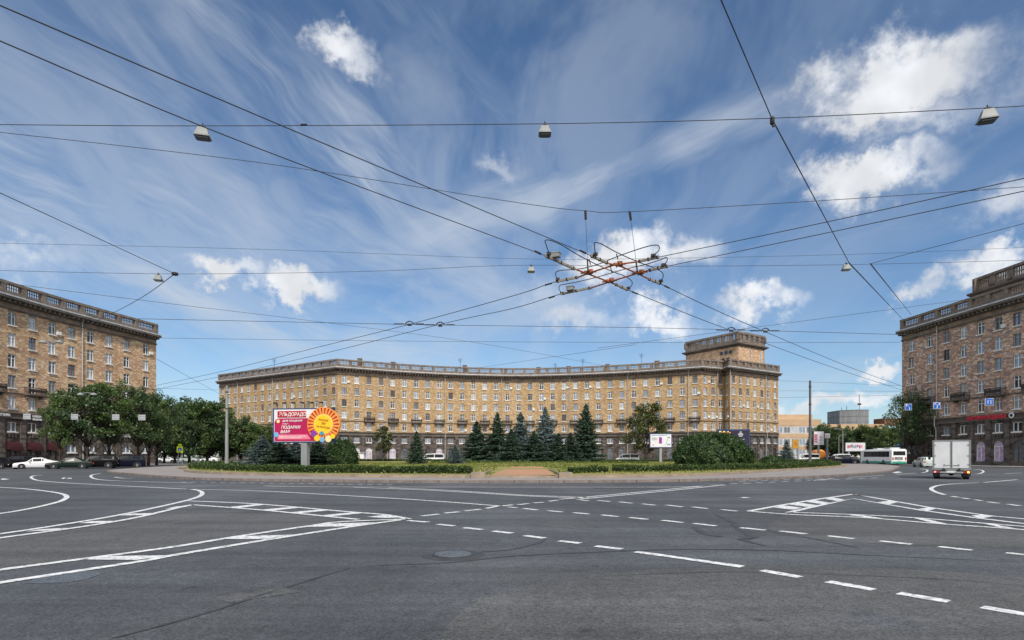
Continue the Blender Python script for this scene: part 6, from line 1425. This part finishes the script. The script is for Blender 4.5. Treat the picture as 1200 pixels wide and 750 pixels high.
lamp(185.5, 321.8, 27, 11, 'small hanging lamp beside the black ring over the tan block', gl2, .2); lamp(622.5, 312.2, 27, 10, 'small hanging lamp just left of the trolley crossing', gl2, 0); lamp(991.5, 309.5, 27, 11, 'small hanging lamp left of the red block', gl2, -.2)
for px, py, D_, lb_ in ((60, 402, 60, 'pair of lamps on a wire in front of the tan block windows'), (102, 463.5, 74, 'pair of lamps half hidden in the linden crowns'), ):
    r_ = empty('twin_lamp', S(px, py - 2, D=D_), 0, lb_, 'street lamp', 'twin lamps')
    MB().tube([(-.9, 0, 0), (-.3, 0, .12), (.3, 0, .12), (.9, 0, 0)], .04, 6).build('bracket', M['galv'], r_)
    for s_ in (-1, 1): MB().lathe([(.38, -.16), (.34, -.02), (.16, .1), (.05, .14)], 12, c=(s_ * .85, 0, 0)).build('lamp_shade', M['lamp_shell'], r_)
# ring joint and clamps
r_ = S(205, 321, D=27); b = MB(); b.lathe([(.05, -.08), (.14, -.05), (.14, .05), (.05, .08)], 12); o = b.build('cable_joint', M['iron']); o.location = r_; tag(o, 'black ring joint where three cables meet right of the small left lamp', 'cable joint', 'cable joints')
r_ = S(905, 141.5, D=14.4); b = MB(); b.lathe([(.03, -.10), (.055, -.07), (.055, .07), (.03, .10)], 10); b.box((0.03, 0, -.12), (.05, .05, .06)); o = b.build('cable_joint', M['iron']); o.location = r_; tag(o, 'dark clamp where the thick cable crosses the lamp cable on the right', 'cable joint', 'cable joints')
for px, py, D_, lb_ in ((480, 379.6, 20.35, 'left arched wire clamp above the long block'), (516, 380.6, 20.35, 'right arched wire clamp above the long block'), (857, 386.6, 21, 'wire clamp just left of the rooftop tower corner'), (897, 387.6, 21.2, 'wire clamp just right of the rooftop tower')):
    r_ = empty('wire_clamp', S(px, py, D=D_), 0, lb_, 'wire clamp', 'wire clamps'); b = MB(); b.tube([(-.16, 0, -.02), (-.10, 0, .06), (0, 0, .10), (.10, 0, .06), (.16, 0, -.02)], .02, 6); b.build('arch', M['iron'], r_)
    MB().box((0, 0, -.03), (.14, .06, .07)).build('jaw', M['iron'], r_); MB().tube([(-.55, 0, .0), (-.2, 0, .0)], .022, 6).build('insulator', M['iron'], r_); MB().tube([(.2, 0, .0), (.5, 0, .0)], .022, 6).build('insulator', M['iron'], r_)
for px, py, lb_ in ((356, 145.9, 'tiny splice on the near lamp cable left of centre'),):
    o = MB().tube([(-.08, 0, 0), (.08, 0, 0)], .02, 6).build('cable_splice', M['iron']); o.location = S(px, py, D=14.65); tag(o, lb_, 'cable joint')
# road signs hung over the lanes
g_ = 'grey backs of hanging lane signs on the left'
for k, (px, py) in enumerate(((31.6, 486), (87.4, 487.7), (135.6, 488), (166.3, 488))):
    r_ = empty('hanging_sign', S(px, 482.6 + k * .4, D=60), R((3, -2, 1, -1)[k]), ['leftmost grey sign back, by the balconies', 'grey sign back before the first dense linden crown', 'grey sign back between the two right hand lindens', 'rightmost grey sign back near the corner of the tan block'][k], 'road sign', g_)
    MB().box((0, 0, -.48), (.74, .05, .58)).build('board', M['sign_back'], r_); b = MB(); b.box((0, -.035, -.36), (.7, .02, .03)); b.box((0, -.035, -.62), (.7, .02, .03)); b.build('rail', M['galv'], r_)
    for s_ in (-.25, .25): MB().tube([(s_, 0, -.2), (s_, 0, 0)], .012, 5).build('hanger', M['iron'], r_)
g_ = 'blue hanging lane signs on the right'
for k, (px, py, shp) in enumerate(((1064.3, 477, 'l'), (1097.8, 475.4, 'y'), (1159.2, 470.8, 't'))):
    D_ = 57.5 - k * 1.6; p = S(px, py, D=D_); zw = S(px, 472.5 - (px - 1050) * 9 / 165, D=D_).z
    r_ = empty('lane_sign', p, R((6, 4, 0)[k]), ['blue sign with an arrow bending left, in the tree crown', 'blue sign with a forked arrow beside the drainpipe', 'blue sign with two side by side arrows above the red lettering'][k], 'road sign', g_); s_ = .74 if k < 2 else .78
    MB().box((0, 0, 0), (s_, .04, s_ * .86)).build('border', M['sign_white'], r_); MB().box((0, -.025, 0), (s_ - .06, .02, s_ * .86 - .06)).build('board', M['sign_blue'], r_)
    b = MB(); y = -.045
    if shp == 'l': b.beam((.10, y, -.26), (.10, y, -.02), .065, .02); b.beam((.12, y - .001, -.06), (-.20, y - .001, .18), .065, .02); b.poly([(-.28, y - .012, .24), (-.26, y - .012, .04), (-.10, y - .012, .22)])
    elif shp == 'y':
        b.beam((0, y, -.26), (0, y, .02), .065, .02); b.beam((.02, y - .001, -.02), (-.20, y - .001, .16), .07, .02); b.beam((-.02, y - .002, -.02), (.20, y - .002, .16), .07, .02)
        for q in (-1, 1): b.poly([(q * .28, y - .014, .22), (q * .26, y - .014, .06), (q * .12, y - .014, .20)])
    else:
        for q in (-.16, .12): b.beam((q, y, -.22), (q, y, .12), .05, .02); b.beam((q - .02, y - .001, .12), (q + .15, y - .001, .12), .05, .02)
    b.build('arrow', M['sign_white'], r_)
    for q in (-.25, .25): MB().tube([(q, 0, s_ * .43), (q, 0, zw - p.z)], .012, 5).build('hanger', M['iron'], r_)

# ---- the trolleybus crossing, coordinates read from a five times enlargement
def Z5(x, y, z=6.2): return S(600 + x / 5, 240 + y / 5, z=z)
oc = S(712, 322, z=6.2); root = empty('trolley_crossing', oc, 0, 'rusty orange trolleybus wire crossing hanging over the square', 'wire crossing')
def part(name, m, pts, r, n=6, z=6.2, parent=None):
    P = [(Z5(x, y, z) - oc) for x, y in pts]; b = MB(); b.tube([tuple(p) for p in P], r, n); return b.build(name, M[m], parent or root)
def barp(name, m, a, c2_, w, h_, z=6.2):
    b = MB(); b.beam(Z5(*a, z) - oc, Z5(*c2_, z) - oc, w, h_, 0); o = b.build(name, M[m], root)
    pa, pb = Z5(*a, z) - oc, Z5(*c2_, z) - oc
    for t_ in (.08, .5, .92): q = pa.lerp(pb, t_); MB().beam(q - (pb - pa).normalized() * .02, q + (pb - pa).normalized() * .02, w * 1.25, h_ * 1.3).build('band', M['iron'], o)
    return o
INS = [((195, 297), (370, 377)), ((462, 298), (562, 343)), ((258, 450), (388, 424)), ((288, 523), (468, 485)), ((738, 333), (862, 306)), ((800, 385), (915, 359)), ((605, 466), (678, 498)), ((800, 434), (872, 462))]
for a, c2_ in INS: barp('insulator', 'insul', a, c2_, .045, .055)
RAIL = [[(370, 377), (445, 405), (560, 448), (605, 466)], [(562, 343), (640, 362), (740, 404), (800, 434)], [(388, 424), (450, 400), (600, 352), (738, 333)], [(468, 485), (560, 455), (660, 424), (745, 398), (800, 385)]]
for r_ in RAIL: part('rail', 'rust', r_, .020, 6)
for x, y in ((448, 396), (572, 446), (620, 350), (748, 398)):
    p = Z5(x, y, 6.24) - oc; b = MB(); b.box(tuple(p), (.24, .12, .04), 0, .25); b.box((p.x + .05, p.y, p.z + .05), (.12, .07, .05)); b.tube([(p.x - .2, p.y - .03, p.z - .03), (p.x + .2, p.y + .03, p.z + .03)], .022, 6); b.tube([(p.x, p.y - .18, p.z), (p.x, p.y + .18, p.z)], .02, 6); b.build('casting', M['rust'], root)
JP = [[(216, 282), (200, 235), (195, 210), (225, 208), (300, 240), (380, 290), (500, 352), (600, 395), (665, 420), (702, 448), (700, 474), (682, 486)],
      [(489, 290), (483, 240), (484, 222), (520, 228), (620, 282), (740, 335), (830, 368), (878, 395), (886, 420), (872, 444)],
      [(268, 436), (256, 412), (262, 392), (300, 383), (400, 375), (500, 350), (620, 302), (740, 260), (820, 238), (858, 240), (860, 268), (828, 295)],
      [(292, 516), (276, 495), (282, 472), (330, 462), (450, 436), (560, 406), (650, 380), (780, 350), (870, 322), (905, 308), (908, 330), (888, 352)]]
for j in JP:
    P = [p_ for p_ in catmull([Z5(x, y, 6.34 if 0 < i < len(j) - 1 else 6.24) - oc for i, (x, y) in enumerate(j)], 5)]; b = MB(); b.tube([tuple(p_) for p_ in P], .011, 6); b.build('jumper_cable', M['wire'], root)
for x, y in ((620, 318), (460, 350), (585, 395)): part('spacer', 'iron', [(x, y), (x - 8, y - 30)], .012)
for x, y in ((216, 286), (489, 290), (268, 436), (292, 518), (828, 297), (888, 352), (682, 488), (872, 446)):
    p = Z5(x, y, 6.25) - oc; MB().box(tuple(p), (.10, .08, .06)).build('terminal', M['iron'], root)
for x, y in ((258, 298), (342, 492)):
    p = Z5(x, y, 6.27) - oc; b = MB(); b.box(tuple(p), (.20, .16, .09), 0, -.4); b.box((p.x, p.y, p.z + .055), (.22, .18, .02), 0, -.4); b.build('junction_box', M['lamp_shell'], root)
for a, c2_ in (((135, 272), (168, 288)), ((400, 268), (432, 284)), ((195, 470), (232, 460)), ((218, 546), (248, 537)), ((705, 510), (735, 522)), ((895, 475), (920, 487))): barp('splice', 'iron', a, c2_, .028, .028)
def hang(px0, py0, px1, py1):
    a, c2_ = S(px0, py0, D=14.7), S(px1, py1, z=6.22); P = a.lerp(c2_, .16); b = MB(); b.tube([tuple(a - oc), tuple(c2_ - oc)], .006, 5); o = b.build('hanger', M['wire'], root)
    q0, q1 = a.lerp(c2_, .0) - oc, a.lerp(c2_, .15) - oc; prof = MB()
    for k in range(5): t0, t1 = k / 5, (k + .7) / 5; prof.tube([tuple(q0.lerp(q1, t0)), tuple(q0.lerp(q1, t1))], .032, 8)
    prof.build('insulator', M['iron'], o); b = MB(); w0, w1 = a.lerp(c2_, .80) - oc, c2_ - oc; b.tube([tuple(w0), tuple(w1)], .02, 6); b.build('strap', M['iron'], o)
hang(686, 247, 689, 318); hang(738, 248, 747, 319)
